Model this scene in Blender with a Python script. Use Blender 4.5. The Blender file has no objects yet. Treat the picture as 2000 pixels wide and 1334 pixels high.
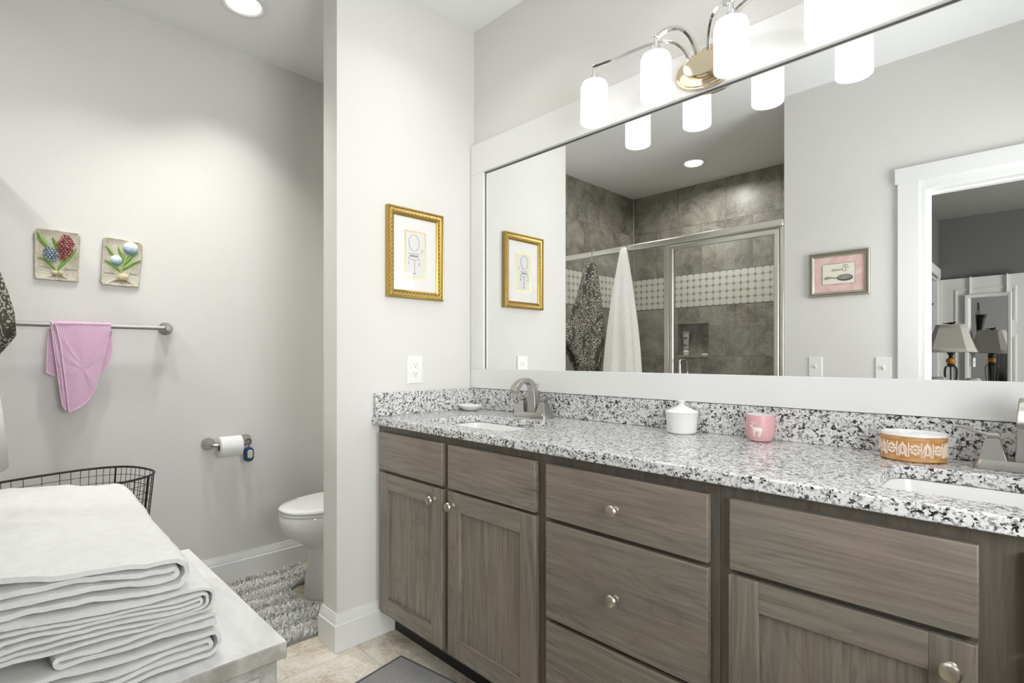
import bpy, bmesh, math, random
from mathutils import Vector, Matrix, noise
random.seed(11)
PI = math.pi
sc = bpy.context.scene
COL = sc.collection

# ------------------------------------------------------------------ camera
cd = bpy.data.cameras.new('camera'); cam = bpy.data.objects.new('camera', cd); COL.objects.link(cam)
cam.location = (1.9763, -1.6996, 1.1661)
cam.rotation_euler = (PI/2, 0, math.radians(45.22))
cd.sensor_width = 36; cd.lens = 36*1036/2000; cd.shift_y = 29/2000; cd.clip_start = 0.02
sc.camera = cam
# ------------------------------------------------------------------ world, exposure
w = bpy.data.worlds.new('world'); sc.world = w; w.use_nodes = True
w.node_tree.nodes['Background'].inputs[0].default_value = (0.75, 0.85, 1, 1)
w.node_tree.nodes['Background'].inputs[1].default_value = 0.6
sc.view_settings.view_transform = 'Standard'; sc.view_settings.look = 'None'
sc.view_settings.exposure = 0.14; sc.view_settings.gamma = 1; sc.view_settings.use_curve_mapping = False
H = 2.752; XRW = 2.42
SHADE_L = 1.10            # luminance of the frosted vanity shades
CANS = [(-0.57, -0.875, 4.0, 92), (-0.06, -2.43, 11.0, 165), (0.45, -0.50, 1.4, 120), (1.20, -0.50, 1.4, 120), (1.95, -0.50, 1.4, 120), (-0.42, -1.32, 3.4, 100)]   # recessed lights: toilet alcove, shower; added unseen for brightness: vanity row, before the shower

def area(name, loc, size, power, rot=(0, 0, 0), color=(1, .985, .955), shape='DISK', size_y=None):
    d = bpy.data.lights.new(name, 'AREA'); d.shape = shape; d.size = size; d.energy = power; d.color = color
    if size_y: d.size_y = size_y
    o = bpy.data.objects.new(name, d); o.location = loc; o.rotation_euler = rot; COL.objects.link(o); return o
for x, y, p, sp in CANS: area('can_light', (x, y, H-0.010), 0.13, p).data.spread = math.radians(sp)
area('bathroom_fill', (XRW+.16, -1.13, 1.50), 1.26, 34, (0, PI/2+.45, 0), (.97, .985, 1), 'RECTANGLE', .86)  # added fill lamp outside a made-up window, then the bedroom's daylight
area('bedroom_daylight', (4.72, -4.0, 1.5), 1.5, 175, (0, PI/2, 0), (1, .985, .96), 'RECTANGLE', 1.3)

# ------------------------------------------------------------------ material helper
class N:
    def __init__(s, name, color=(.8, .8, .8), rough=.5, metal=0, spec=None):
        s.m = bpy.data.materials.new(name); s.m.use_nodes = True; s.t = s.m.node_tree; s.b = s.t.nodes['Principled BSDF']
        s.b.inputs['Base Color'].default_value = (*color, 1); s.b.inputs['Roughness'].default_value = rough
        s.b.inputs['Metallic'].default_value = metal
        if spec is not None: s.b.inputs['Specular IOR Level'].default_value = spec
    def n(s, typ, **k):
        x = s.t.nodes.new(typ)
        for a, b in k.items(): setattr(x, a, b)
        return x
    def link(s, a, b): s.t.links.new(a, b)
    def put(s, inp, v):
        if hasattr(v, 'is_output'): s.link(v, inp)
        elif isinstance(v, (tuple, list)) and len(v) == 3 and inp.type == 'RGBA': inp.default_value = (*v, 1)
        else: inp.default_value = v
    def coord(s, scale=(1, 1, 1), loc=(0, 0, 0), rot=(0, 0, 0), kind='Object'):
        c = s.n('ShaderNodeTexCoord'); mp = s.n('ShaderNodeMapping')
        s.link(c.outputs[kind], mp.inputs[0])
        mp.inputs['Scale'].default_value = scale; mp.inputs['Location'].default_value = loc; mp.inputs['Rotation'].default_value = rot
        return mp.outputs[0]
    def noise(s, v, scale, detail=3, rough=.5, dist=0):
        x = s.n('ShaderNodeTexNoise'); s.link(v, x.inputs['Vector'])
        x.inputs['Scale'].default_value = scale; x.inputs['Detail'].default_value = detail
        x.inputs['Roughness'].default_value = rough; x.inputs['Distortion'].default_value = dist
        return x.outputs['Fac']
    def voro(s, v, scale, feature='F1', out='Distance', rnd=1):
        x = s.n('ShaderNodeTexVoronoi', feature=feature); s.link(v, x.inputs['Vector']); x.inputs['Scale'].default_value = scale
        x.inputs['Randomness'].default_value = rnd
        return x.outputs[out]
    def ramp(s, f, stops, interp='LINEAR'):
        r = s.n('ShaderNodeValToRGB'); s.link(f, r.inputs[0]); e = r.color_ramp; e.interpolation = interp
        while len(e.elements) < len(stops): e.elements.new(.5)
        for q, (p, c) in zip(e.elements, stops):
            q.position = p; q.color = (c, c, c, 1) if not isinstance(c, tuple) else (*c, 1)
        return r.outputs[0]
    def mix(s, f, a, b, mode='MIX'):
        x = s.n('ShaderNodeMix', data_type='RGBA', blend_type=mode)
        s.put(x.inputs[0], f); s.put(x.inputs[6], a); s.put(x.inputs[7], b)
        return x.outputs[2]
    def math(s, op, a, b=0, c=None):
        x = s.n('ShaderNodeMath', operation=op); s.put(x.inputs[0], a); s.put(x.inputs[1], b)
        if c is not None: s.put(x.inputs[2], c)
        return x.outputs[0]
    def sep(s, v):
        x = s.n('ShaderNodeSeparateXYZ'); s.link(v, x.inputs[0]); return x.outputs
    def comb(s, x_, y_, z_):
        x = s.n('ShaderNodeCombineXYZ'); s.put(x.inputs[0], x_); s.put(x.inputs[1], y_); s.put(x.inputs[2], z_); return x.outputs[0]
    def color(s, v): s.put(s.b.inputs['Base Color'], v)
    def rough(s, v): s.put(s.b.inputs['Roughness'], v)
    def bump(s, h, strength=.3, dist=.002):
        x = s.n('ShaderNodeBump'); s.link(h, x.inputs['Height']); x.inputs['Strength'].default_value = strength
        x.inputs['Distance'].default_value = dist; s.link(x.outputs[0], s.b.inputs['Normal'])

def plain(name, color, rough=.5, metal=0, nscale=0, nstr=.1, ndist=.001, var=0):
    a = N(name, color, rough, metal)
    if nscale:
        f = a.noise(a.coord(), nscale, 3); a.bump(f, nstr, ndist)
        if var: a.color(a.mix(f, tuple(c*(1-var) for c in color), tuple(min(1, c*(1+var)) for c in color)))
    return a.m

PAINT = plain('painted_wall', (.735, .722, .695), .75, 0, 190, .4, .0024)
CEIL = plain('ceiling_paint', (.90, .905, .90), .9, 0, 140, .15, .002)
TRIM = plain('white_trim_paint', (.80, .80, .79), .38, 0, 30, .03)
PORC = plain('porcelain', (.86, .86, .85), .08)
WPLAST = plain('white_plastic', (.84, .84, .82), .35)
DARK = plain('dark_slot', (.03, .03, .03), .6)
BLACKM = plain('black_wire', (.022, .022, .022), .45, .3)
CHROME = plain('chrome', (.82, .82, .82), .1, 1)
SATIN = plain('satin_aluminium', (.72, .70, .64), .3, 1)
WARMN = plain('warm_polished_nickel', (.80, .68, .50), .12, 1)
PEWTER = plain('brushed_pewter', (.46, .445, .42), .32, 1, 260, .05); BARM = plain('brushed_bar_metal', (.36, .35, .33), .5, 1, 260, .05)
KNOBM = plain('knob_nickel', (.52, .48, .41), .36, 1)
IRON = plain('wrought_iron', (.03, .027, .025), .5, .5, 90, .3)
MIRROR = plain('mirror_silver', (.90, .91, .905), .0, 1)
LINEDARK = plain('ink_grey', (.33, .33, .36), .8)
PAPER = plain('paper', (.80, .79, .77), .85)
CREAM = plain('cream_paper', (.80, .77, .66), .85)

def granite():
    a = N('speckled_granite', rough=.2); v = a.coord()
    vv = a.mix(.010, v, a.comb(a.noise(v, 130, 2), a.noise(v, 117, 2), a.noise(v, 141, 2)))
    r1 = a.sep(a.voro(vv, 235, out='Color')); cl = a.noise(v, 75, 2, .6)
    k = a.math('ADD', a.math('MULTIPLY', r1[0], .50), a.math('MULTIPLY', cl, .85))
    col = a.ramp(k, [(0, .010), (.47, .018), (.50, .10), (.555, .20), (.575, .42), (.66, .58), (.69, .74), (1, .80)])
    pale = a.ramp(a.noise(v, 48, 2, .6), [(.50, 0.0), (.60, 1.0)])
    col = a.mix(a.math('MULTIPLY', pale, .75), col, a.mix(.5, col, (.80, .80, .79), 'LIGHTEN'))
    a.color(a.mix(.12, col, (.55, .52, .46), 'MULTIPLY')); return a.m
GRANITE = granite()

def wood(name, axis, dark=(.135, .117, .094), mid=(.300, .264, .219), red=(.30, .22, .18)):
    a = N(name, rough=.40)
    s = [62, 62, 62]; s[axis] = 3.0; v = a.coord(tuple(s), (random.random()*9, 3, 5))
    s2 = [6.5, 6.5, 6.5]; s2[axis] = .75; v2 = a.coord(tuple(s2), (2, 7, 1))
    g = a.noise(v, 1.0, 6, .7, .8); big = a.noise(v2, 1.0, 3, .45, 1.3)
    rings = a.math('FRACT', a.math('MULTIPLY', big, 11))
    line = a.ramp(rings, [(.0, 1.), (.16, .25), (.6, .0), (.93, .35), (1., 1.)])
    col = a.mix(a.ramp(g, [(.30, 0.), (.66, 1.)]), dark, mid)
    col = a.mix(a.math('MULTIPLY', line, .34), col, tuple(c*.62 for c in dark))
    s3 = [5, 5, 5]; s3[axis] = 1.6
    col = a.mix(a.math('MULTIPLY', a.ramp(a.noise(a.coord(tuple(s3), (4, 1, 8)), 1.0, 4, .6), [(.50, 0.), (.66, 1.)]), .38), col, red)
    col = a.mix(a.math('MULTIPLY', a.ramp(a.noise(a.coord(tuple(s3), (1, 6, 3)), .8, 3), [(.5, 0.), (.7, 1.)]), .35), col, (.17, .165, .145))
    a.color(col); a.bump(g, .12, .0006); return a.m
WOODZ = wood('grey_stained_wood_vertical', 2); WOODX = wood('grey_stained_wood_horizontal', 0)
WOODFR = wood('grey_stained_frame', 2, (.090, .080, .063), (.160, .142, .114), (.17, .135, .105))
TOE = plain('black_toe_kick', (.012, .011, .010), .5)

def whitewash():
    a = N('whitewashed_wood', rough=.6)
    g = a.noise(a.coord((3, 40, 40)), 1, 5, .7, .7); p = a.noise(a.coord((6, 9, 9)), 1, 4, .6)
    col = a.mix(a.ramp(p, [(.40, 0.), (.62, 1.)]), (.34, .32, .29), (.62, .61, .59))
    a.color(a.mix(a.ramp(g, [(.32, .55), (.6, 0.)]), col, (.33, .31, .28))); a.bump(g, .15, .001); return a.m
WASH = whitewash()
WASHTOP = None
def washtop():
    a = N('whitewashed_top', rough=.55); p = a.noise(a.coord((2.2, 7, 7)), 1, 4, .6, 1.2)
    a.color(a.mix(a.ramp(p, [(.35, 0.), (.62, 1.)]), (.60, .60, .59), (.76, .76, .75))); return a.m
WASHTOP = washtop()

def stone_cols(a, v):
    b1 = a.noise(v, 4.5, 7, .74, .7); b2 = a.noise(v, 85, 4, .85); b3 = a.noise(v, 1.8, 2, .5)
    f = a.math('ADD', a.math('MULTIPLY', b1, .54), a.math('ADD', a.math('MULTIPLY', b2, .40), a.math('MULTIPLY', b3, .12)))
    return f
def shower_tile(name, ax, uoff, zoff):
    a = N(name, rough=.35); v = a.coord(); q = a.sep(v)
    vec = a.comb(a.math('ADD', q[ax], uoff), a.math('ADD', q[2], zoff), 0.0)
    br = a.n('ShaderNodeTexBrick'); a.link(vec, br.inputs['Vector'])
    br.offset = .5; br.inputs['Scale'].default_value = 1; br.inputs['Brick Width'].default_value = .457; br.inputs['Row Height'].default_value = .45
    br.inputs['Mortar Size'].default_value = .0022; br.inputs['Color1'].default_value = (0, 0, 0, 1); br.inputs['Color2'].default_value = (1, 1, 1, 1)
    # each tile shows another piece of the stone
    tile = a.math('MULTIPLY', a.sep(br.outputs['Color'])[0], 6.0)
    v2 = a.comb(a.math('ADD', q[0], tile), a.math('ADD', q[1], a.math('MULTIPLY', tile, .7)), a.math('ADD', q[2], tile))
    f = stone_cols(a, v2)
    col = a.ramp(f, [(.40, (.085, .078, .062)), (.475, (.19, .175, .145)), (.53, (.29, .268, .225)), (.60, (.39, .365, .31)), (.68, (.50, .47, .41))])
    a.color(a.mix(br.outputs['Fac'], col, (.16, .145, .125))); a.bump(a.math('SUBTRACT', 1.0, br.outputs['Fac']), .3, .002); return a.m
TILEX_LO = shower_tile('stone_tile_back_low', 0, 5*.457+.48, 4.5-1.62); TILEX_HI = shower_tile('stone_tile_back_high', 0, 5*.457+.48, 4.5-1.93)
TILEY_LO = shower_tile('stone_tile_side_low', 1, 9*.457+.1, 4.5-1.62); TILEY_HI = shower_tile('stone_tile_side_high', 1, 9*.457+.1, 4.5-1.93)
def mosaic(name, ax, u0):
    a = N(name, rough=.2); q = a.sep(a.coord()); p = .0615
    def cell(x, o): return a.math('SUBTRACT', a.math('FRACT', a.math('DIVIDE', a.math('ADD', x, o), p)), .5)
    u = a.math('ABSOLUTE', cell(q[ax], u0)); z = a.math('ABSOLUTE', cell(q[2], 10*p-1.623))
    r = a.math('SQRT', a.math('ADD', a.math('MULTIPLY', u, u), a.math('MULTIPLY', z, z)))
    r = a.math('MAXIMUM', r, a.math('MULTIPLY', a.math('ADD', u, z), .735))
    f = a.ramp(r, [(.455, 1.), (.475, 0.)])
    dot = a.ramp(a.math('ADD', a.math('SUBTRACT', .5, u), a.math('SUBTRACT', .5, z)), [(.13, 1.), (.15, 0.)])
    edge = a.ramp(a.math('ABSOLUTE', a.math('SUBTRACT', q[2], 1.777)), [(.1500, 0.), (.1502, 1.)])
    col = a.mix(dot, (.48, .455, .40), (.21, .195, .17)); col = a.mix(f, col, (.74, .71, .63)); a.color(a.mix(edge, col, (.13, .12, .10)))
    a.bump(f, .2, .001); return a.m
MOSX = mosaic('dot_mosaic_back', 0, 5.0); MOSY = mosaic('dot_mosaic_side', 1, 6.0)

def floor_tile():
    a = N('travertine_floor_tile', rough=.33); v = a.coord((1, 1, 1), (.17, .22, 0)); q = a.sep(v)
    br = a.n('ShaderNodeTexBrick'); a.link(v, br.inputs['Vector']); br.offset = .5
    br.inputs['Scale'].default_value = 1; br.inputs['Brick Width'].default_value = .42; br.inputs['Row Height'].default_value = .42
    br.inputs['Mortar Size'].default_value = .0018; br.inputs['Color1'].default_value = (0, 0, 0, 1); br.inputs['Color2'].default_value = (1, 1, 1, 1)
    tile = a.math('MULTIPLY', a.sep(br.outputs['Color'])[0], 5.0)
    v2 = a.comb(a.math('ADD', q[0], tile), a.math('ADD', q[1], tile), tile)
    f = stone_cols(a, v2)
    col = a.ramp(f, [(.40, (.33, .265, .19)), (.47, (.50, .43, .33)), (.53, (.66, .60, .50)), (.62, (.78, .74, .67))])
    a.color(a.mix(br.outputs['Fac'], col, (.50, .44, .36))); a.bump(f, .2, .002); return a.m
FLOOR = floor_tile()

def cloth(name, color, scale=420, strength=.8, dist=.0025, var=.08, big=40):
    a = N(name, color, .95, 0, .1); v = a.coord(); f = a.noise(v, scale, 2, .7); g = a.noise(v, big, 3)
    a.color(a.mix(g, tuple(c*(1-var) for c in color), tuple(min(1, c*(1+var)) for c in color)))
    a.bump(a.math('ADD', f, a.math('MULTIPLY', g, .6)), strength, dist)
    a.b.inputs['Sheen Weight'].default_value = .25; return a.m
TERRY = cloth('white_terry', (.80, .80, .78)); TERRY2 = cloth('hanging_white_terry', (.78, .77, .73), 300, .4)
def damask():
    a = N('damask_terry', rough=.95, spec=.1); v = a.coord()
    n1 = a.noise(v, 22, 1); vv = a.mix(.035, v, a.comb(n1, a.noise(v, 25, 1), a.noise(v, 19, 1)))
    d = a.voro(vv, 32); s = a.math('SINE', a.math('ADD', a.math('MULTIPLY', d, 17), a.math('MULTIPLY', a.noise(v, 50, 2), 7)))
    m = a.ramp(s, [(.30, 0.), (.55, 1.)])
    edge = a.ramp(a.noise(a.coord((1, 1, .55)), 13, 1, .4, .8), [(.36, 0.), (.40, 1.)])
    a.color(a.mix(a.math('MULTIPLY', m, edge), (.080, .076, .064), (.43, .40, .34))); a.bump(a.noise(v, 350, 2), .5, .002); return a.m
DAMASK = damask()
def waffle():
    a = N('pink_waffle', rough=.95, spec=.1); q = a.sep(a.coord()); k = 2*PI/.0085
    u = a.math('ADD', a.math('MULTIPLY', q[1], .80), a.math('MULTIPLY', q[2], .60)); w_ = a.math('SUBTRACT', a.math('MULTIPLY', q[2], .80), a.math('MULTIPLY', q[1], .60))
    h = a.math('MULTIPLY', a.math('SINE', a.math('MULTIPLY', u, k)), a.math('SINE', a.math('MULTIPLY', w_, k)))
    a.color(a.mix(a.ramp(a.math('MULTIPLY_ADD', h, .5, .5), [(.12, 0.), (.42, 1.)]), (.55, .27, .45), (.84, .57, .75)))
    a.bump(h, .35, .002); return a.m
PINK = waffle(); PINKEDGE = cloth('pink_binding', (.84, .62, .74), 500, .6)
def glass(name, tint=(1, 1, 1), gloss=.05, f90=.5):
    a = N(name); t = a.t; t.nodes.remove(a.b); o = [x for x in t.nodes if x.type == 'OUTPUT_MATERIAL'][0]
    tr = a.n('ShaderNodeBsdfTransparent'); tr.inputs[0].default_value = (*tint, 1); gl = a.n('ShaderNodeBsdfGlossy'); gl.inputs['Roughness'].default_value = .0
    lw = a.n('ShaderNodeLayerWeight'); lw.inputs[0].default_value = .25
    f = a.math('ADD', a.math('MULTIPLY', lw.outputs['Fresnel'], f90), gloss)
    mx = a.n('ShaderNodeMixShader'); a.link(f, mx.inputs[0]); a.link(tr.outputs[0], mx.inputs[1]); a.link(gl.outputs[0], mx.inputs[2]); a.link(mx.outputs[0], o.inputs[0])
    return a.m
GLASS = glass('clear_glass', (.97, .98, .97), .03); PICGLASS = glass('picture_glass', (1, 1, 1), .004, .22)
def gold():
    a = N('gilt_frame', (.47, .33, .10), .36, 1); v = a.coord(); a.bump(a.noise(v, 260, 2), .2, .001); return a.m
GOLD = gold(); GOLDLIGHT = plain('pale_gilt', (.72, .55, .26), .38, 1); GOLDDARK = plain('dark_gilt', (.30, .19, .06), .5, .6)
PEWFRAME = plain('antique_silver_frame', (.42, .40, .33), .35, .9, 200, .2); PEWLIGHT = plain('antique_silver_light', (.72, .69, .58), .3, .9)
def emis(name, color, strength, base=(.9, .9, .9)):
    a = N(name, base, .4); a.b.inputs['Emission Color'].default_value = (*color, 1); a.b.inputs['Emission Strength'].default_value = strength; return a.m
SHADE = emis('lit_frosted_glass', (1, .98, .945), SHADE_L); CANLENS = emis('lit_downlight_lens', (1, .97, .92), 5)

# ------------------------------------------------------------------ mesh helper
class MB:
    def __init__(s): s.bm = bmesh.new(); s.mi = 0
    def _f(s, vs):
        try:
            f = s.bm.faces.new(vs); f.material_index = s.mi; return f
        except ValueError: return None
    def box(s, x0, x1, y0, y1, z0, z1):
        v = [s.bm.verts.new((x, y, z)) for z in (z0, z1) for y in (y0, y1) for x in (x0, x1)]
        for q in ((0, 2, 3, 1), (4, 5, 7, 6), (0, 1, 5, 4), (2, 6, 7, 3), (0, 4, 6, 2), (1, 3, 7, 5)): s._f([v[i] for i in q])
        return v
    def hexa(s, b, t):   # bottom quad, top quad (same order)
        v = [s.bm.verts.new(p) for p in b+t]
        for q in ((3, 2, 1, 0), (4, 5, 6, 7), (0, 1, 5, 4), (1, 2, 6, 5), (2, 3, 7, 6), (3, 0, 4, 7)): s._f([v[i] for i in q])
    def rings(s, R, cap0=True, cap1=True, closed=False):
        vs = [[s.bm.verts.new(p) for p in r] for r in R]; n = len(R[0])
        for i in range(len(vs) - (0 if closed else 1)):
            a, b = vs[i], vs[(i+1) % len(vs)]
            for j in range(n): s._f([a[j], a[(j+1) % n], b[(j+1) % n], b[j]])
        if not closed:
            if cap0: s._f(vs[0][::-1])
            if cap1: s._f(vs[-1])
    def strip(s, R, capu=False):   # open grid
        vs = [[s.bm.verts.new(p) for p in r] for r in R]
        for a, b in zip(vs, vs[1:]):
            for j in range(len(a)-1): s._f([a[j], a[j+1], b[j+1], b[j]])
    def tube(s, pts, r, n=10, closed=False, ry=None, up=None, caps=True):
        P = [Vector(p) for p in pts]; m = len(P); R = []
        prev = None
        for i in range(m):
            if closed: d = P[(i+1) % m]-P[i-1]
            else: d = P[min(i+1, m-1)]-P[max(i-1, 0)]
            d.normalize()
            if up is not None: u = Vector(up)
            elif prev is None: u = Vector((0, 0, 1)) if abs(d.z) < .9 else Vector((1, 0, 0))
            else: u = prev
            u = (u-d*u.dot(d)).normalized(); prev = u; v = d.cross(u)
            rr = r[i] if isinstance(r, (list, tuple)) else r
            r2 = rr if ry is None else (ry[i] if isinstance(ry, (list, tuple)) else ry)
            if n == 4: R.append([P[i]+u*(a*rr)+v*(b*r2) for a, b in ((1, 1), (1, -1), (-1, -1), (-1, 1))])
            else: R.append([P[i]+u*(math.cos(2*PI*k/n)*rr)+v*(math.sin(2*PI*k/n)*r2) for k in range(n)])
        s.rings(R, caps, caps, closed)
    def cyl(s, p0, p1, r0, r1=None, n=24): s.tube([p0, p1], [r0, r0 if r1 is None else r1], n)
    def lathe(s, prof, c, n=32, axis='z', sx=1, sy=1, caps=True):
        R = []
        for r, h in prof:
            ring = []
            for k in range(n):
                a = 2*PI*k/n; p, q = r*math.cos(a)*sx, r*math.sin(a)*sy
                ring.append({'z': (c[0]+p, c[1]+q, c[2]+h), 'y': (c[0]+q, c[1]+h, c[2]+p), 'x': (c[0]+h, c[1]+p, c[2]+q)}[axis])
            R.append(ring)
        s.rings(R, caps, caps)
    def prism(s, poly, axis, a0, a1):
        def P(u, v, a): return {'x': (a, u, v), 'y': (u, a, v), 'z': (u, v, a)}[axis]
        s.rings([[P(u, v, a0) for u, v in poly], [P(u, v, a1) for u, v in poly]])
    def sphere(s, c, r, n=10, m=7, sx=1, sy=1, sz=1):
        s.rings([[(c[0]+r*sx*math.sin(PI*i/m)*math.cos(2*PI*k/n), c[1]+r*sy*math.sin(PI*i/m)*math.sin(2*PI*k/n), c[2]-r*sz*math.cos(PI*i/m)) for k in range(n)] for i in range(1, m)])
    def molding(s, O, U, V, Nn, w, h, prof):   # closed mitred picture moulding, profile (inset, depth)
        O, U, V, Nn = map(Vector, (O, U, V, Nn)); R = []
        for a, b in ((-1, -1), (1, -1), (1, 1), (-1, 1)):
            R.append([O+U*(a*(w/2-i))+V*(b*(h/2-i))+Nn*d for i, d in prof])
        s.rings(R, closed=True)
    def build(s, name, mats, parent=None, bevel=0, bseg=2, smooth=35, solid=0, subsurf=0):
        bmesh.ops.recalc_face_normals(s.bm, faces=s.bm.faces[:])
        me = bpy.data.meshes.new(name); s.bm.to_mesh(me); s.bm.free()
        for m in (mats if isinstance(mats, (list, tuple)) else [mats]): me.materials.append(m)
        o = bpy.data.objects.new(name, me); COL.objects.link(o)
        if parent is not None:
            off = Vector((0, 0, 0)); q = parent
            while q is not None: off += q.location; q = q.parent
            me.transform(Matrix.Translation(-off)); o.parent = parent
        if smooth:
            for p in me.polygons: p.use_smooth = True
            me.set_sharp_from_angle(angle=math.radians(smooth))
        if solid:
            m = o.modifiers.new('s', 'SOLIDIFY'); m.thickness = solid; m.offset = 0
        if bevel:
            m = o.modifiers.new('b', 'BEVEL'); m.width = bevel; m.segments = bseg; m.limit_method = 'ANGLE'; m.angle_limit = math.radians(40); m.harden_normals = False
        if subsurf:
            m = o.modifiers.new('u', 'SUBSURF'); m.levels = subsurf; m.render_levels = subsurf
        return o

def tag(o, label, cat, group=None, kind=None):
    o['label'] = label; o['category'] = cat
    if group: o['group'] = group
    if kind: o['kind'] = kind
    return o
def thing(name, label, cat, loc, group=None):
    o = bpy.data.objects.new(name, None); o.empty_display_size = .05; o.location = loc; COL.objects.link(o)
    return tag(o, label, cat, group)
def single(mb, name, mat, label, cat, base, group=None, **k):
    o = mb.build(name, mat, None, **k); o.data.transform(Matrix.Translation(-Vector(base))); o.location = base
    return tag(o, label, cat, group)
def struct(name, mb, mat, parent=None, **k):
    k.setdefault('smooth', 0); o = mb.build(name, mat, parent, **k)
    if parent is None: o['kind'] = 'structure'
    return o
def copy_tree(o, parent=None):
    c = o.copy(); COL.objects.link(c)
    if parent is not None: c.parent = parent
    for ch in [x for x in bpy.data.objects if x.parent == o]: copy_tree(ch, c)
    return c
def ss(a, b, x):
    t = max(0, min(1, (x-a)/(b-a))); return t*t*(3-2*t)

# ================================================================== SETTING
XL, YF, XR = -.985, -1.78, 2.42
def boxes(name, mat, *bs, **k):
    m = MB()
    for b in bs: m.box(*b)
    return struct(name, m, mat, **k)
boxes('floor', FLOOR, (-1.1, XR+.12, -3.1, .12, -.08, 0))
boxes('ceiling', CEIL, (-1.1, XR+.12, -3.1, .12, H, H+.08))
boxes('wall_back', PAINT, (-1.1, XR+.12, 0, .12, 0, H))
boxes('wall_left', PAINT, (-1.1, XL, -1.80, 0, 0, H))
boxes('wall_right', PAINT, (XR, XR+.12, -1.90, -1.58, 0, H), (XR, XR+.12, -.68, 0, 0, H), (XR, XR+.12, -1.58, -.68, 0, .85), (XR, XR+.12, -1.58, -.68, 2.15, H))
m = MB(); m.molding((XR, -1.13, 1.50), (0, 1, 0), (0, 0, 1), (-1, 0, 0), 1.06, 1.46, [(0, .0), (0, .018), (.075, .018), (.08, -.06), (.12, -.06), (.12, -.09), (.08, -.09), (.08, 0)]); m.box(XR+.06, XR+.09, -1.58, -.68, 1.485, 1.515)
fill_win = struct('added_window', m, TRIM); m = MB(); m.box(XR+.072, XR+.078, -1.58, -.68, .85, 2.15); m.build('pane', GLASS, fill_win, smooth=0)  # made-up window out of view, added to let soft fill light in
boxes('wall_partition', PAINT, (-.116, 0, -.714, 0, 0, H))
boxes('wall_front', PAINT, (.846, 1.515, -1.90, YF, 0, H), (1.515, 2.29, -1.90, YF, 2.05, H), (2.29, XR, -1.90, YF, 0, H))
def tiled(name, mats, pieces):
    m = MB()
    for mi, b in pieces: m.mi = mi; m.box(*b)
    return struct(name, m, mats)
Z1, Z2, YB = 1.62, 1.93, -2.97
tiled('wall_shower_left', [TILEY_LO, MOSY, TILEY_HI], [(0, (-1.1, -.972, YB-.12, -1.80, 0, Z1)), (1, (-1.1, -.972, YB-.12, -1.80, Z1, Z2)), (2, (-1.1, -.972, YB-.12, -1.80, Z2, H))])
tiled('wall_shower_right', [TILEY_LO, MOSY, TILEY_HI], [(0, (.846, .96, YB-.12, -1.90, 0, Z1)), (1, (.846, .96, YB-.12, -1.90, Z1, Z2)), (2, (.846, .96, YB-.12, -1.90, Z2, H))])
nx0, nx1, nz0, nz1 = -.49, -.185, 1.17, 1.47     # niche
tiled('wall_shower_back', [TILEX_LO, MOSX, TILEX_HI], [
    (0, (-.972, .846, YB-.12, YB, 0, nz0)), (0, (-.972, nx0, YB-.12, YB, nz0, nz1)), (0, (nx1, .846, YB-.12, YB, nz0, nz1)),
    (0, (-.972, .846, YB-.12, YB, nz1, Z1)), (0, (nx0, nx1, YB-.12, YB-.09, nz0, nz1)),
    (1, (-.972, .846, YB-.12, YB, Z1, Z2)), (2, (-.972, .846, YB-.12, YB, Z2, H))])
m = MB(); m.box(nx0, nx1, YB-.085, YB+.006, nz0-.012, nz0+.006); struct('trim_1', m, SATIN)
m = MB(); m.cyl((-.966, YB+.006, .02), (-.966, YB+.006, H-.01), .006, n=8); struct('trim_2', m, SATIN)
boxes('trim_3', TILEY_LO, (-.972, .846, -1.86, -1.72, .001, .10))         # shower curb

BB = [(0, 0), (.016, 0), (.016, .105), (.012, .110), (.0115, .122), (.006, .134), (.004, .146), (0, .146)]
def baseb(name, runs):
    m = MB()
    for (x0, y0), (x1, y1), (nx, ny) in runs:
        m.rings([[(x+nx*o, y+ny*o, z+.0005) for o, z in BB] for x, y in ((x0, y0), (x1, y1))])
    return struct(name, m, TRIM, smooth=30)
baseb('baseboard_left', [((XL, -1.70), (XL, 0), (1, 0))])
baseb('baseboard_back', [((XL+.016, 0), (-.132, 0), (0, -1))])
m = MB()      # partition baseboard with mitred corners
pts = [(-.116, 0, -1, 0), (-.116, -.714, -1, -1), (0, -.714, 1, -1), (0, -.458, 1, 0)]
m.rings([[(x+nx*o, y+ny*o, z+.0005) for o, z in BB] for x, y, nx, ny in pts]); struct('baseboard_partition', m, TRIM, smooth=30)
baseb('baseboard_front', [((.86, YF), (1.416, YF), (0, 1))])
baseb('baseboard_right', [((XR, -.58), (XR, -1.76), (-1, 0))])

# doorway to the bedroom (cased opening)
m = MB()
m.box(1.417, 1.509, YF, YF+.019, 0, 2.08); m.box(2.296, 2.388, YF, YF+.019, 0, 2.08)
m.box(1.405, 2.40, YF, YF+.024, 2.08, 2.163)
m.box(1.417, 1.509, -1.919, -1.90, 0, 2.08); m.box(2.296, 2.388, -1.919, -1.90, 0, 2.08); m.box(1.405, 2.40, -1.924, -1.90, 2.08, 2.163)
m.box(1.516, 1.536, -1.90, YF+.004, 0, 2.045); m.box(2.269, 2.289, -1.90, YF+.004, 0, 2.045); m.box(1.516, 2.289, -1.90, YF+.004, 2.03, 2.049)
m.box(1.536, 1.548, -1.87, -1.83, 0, 2.03); m.box(2.257, 2.269, -1.87, -1.83, 0, 2.03); m.box(1.548, 2.257, -1.87, -1.83, 2.018, 2.03)
m.box(1.509, 1.534, YF-.004, YF+.010, 0, 2.034); m.box(2.271, 2.296, YF-.004, YF+.010, 0, 2.034); m.box(1.509, 2.296, YF-.004, YF+.010, 2.034, 2.0805)
struct('door_1', m, TRIM, bevel=.0015)

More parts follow.
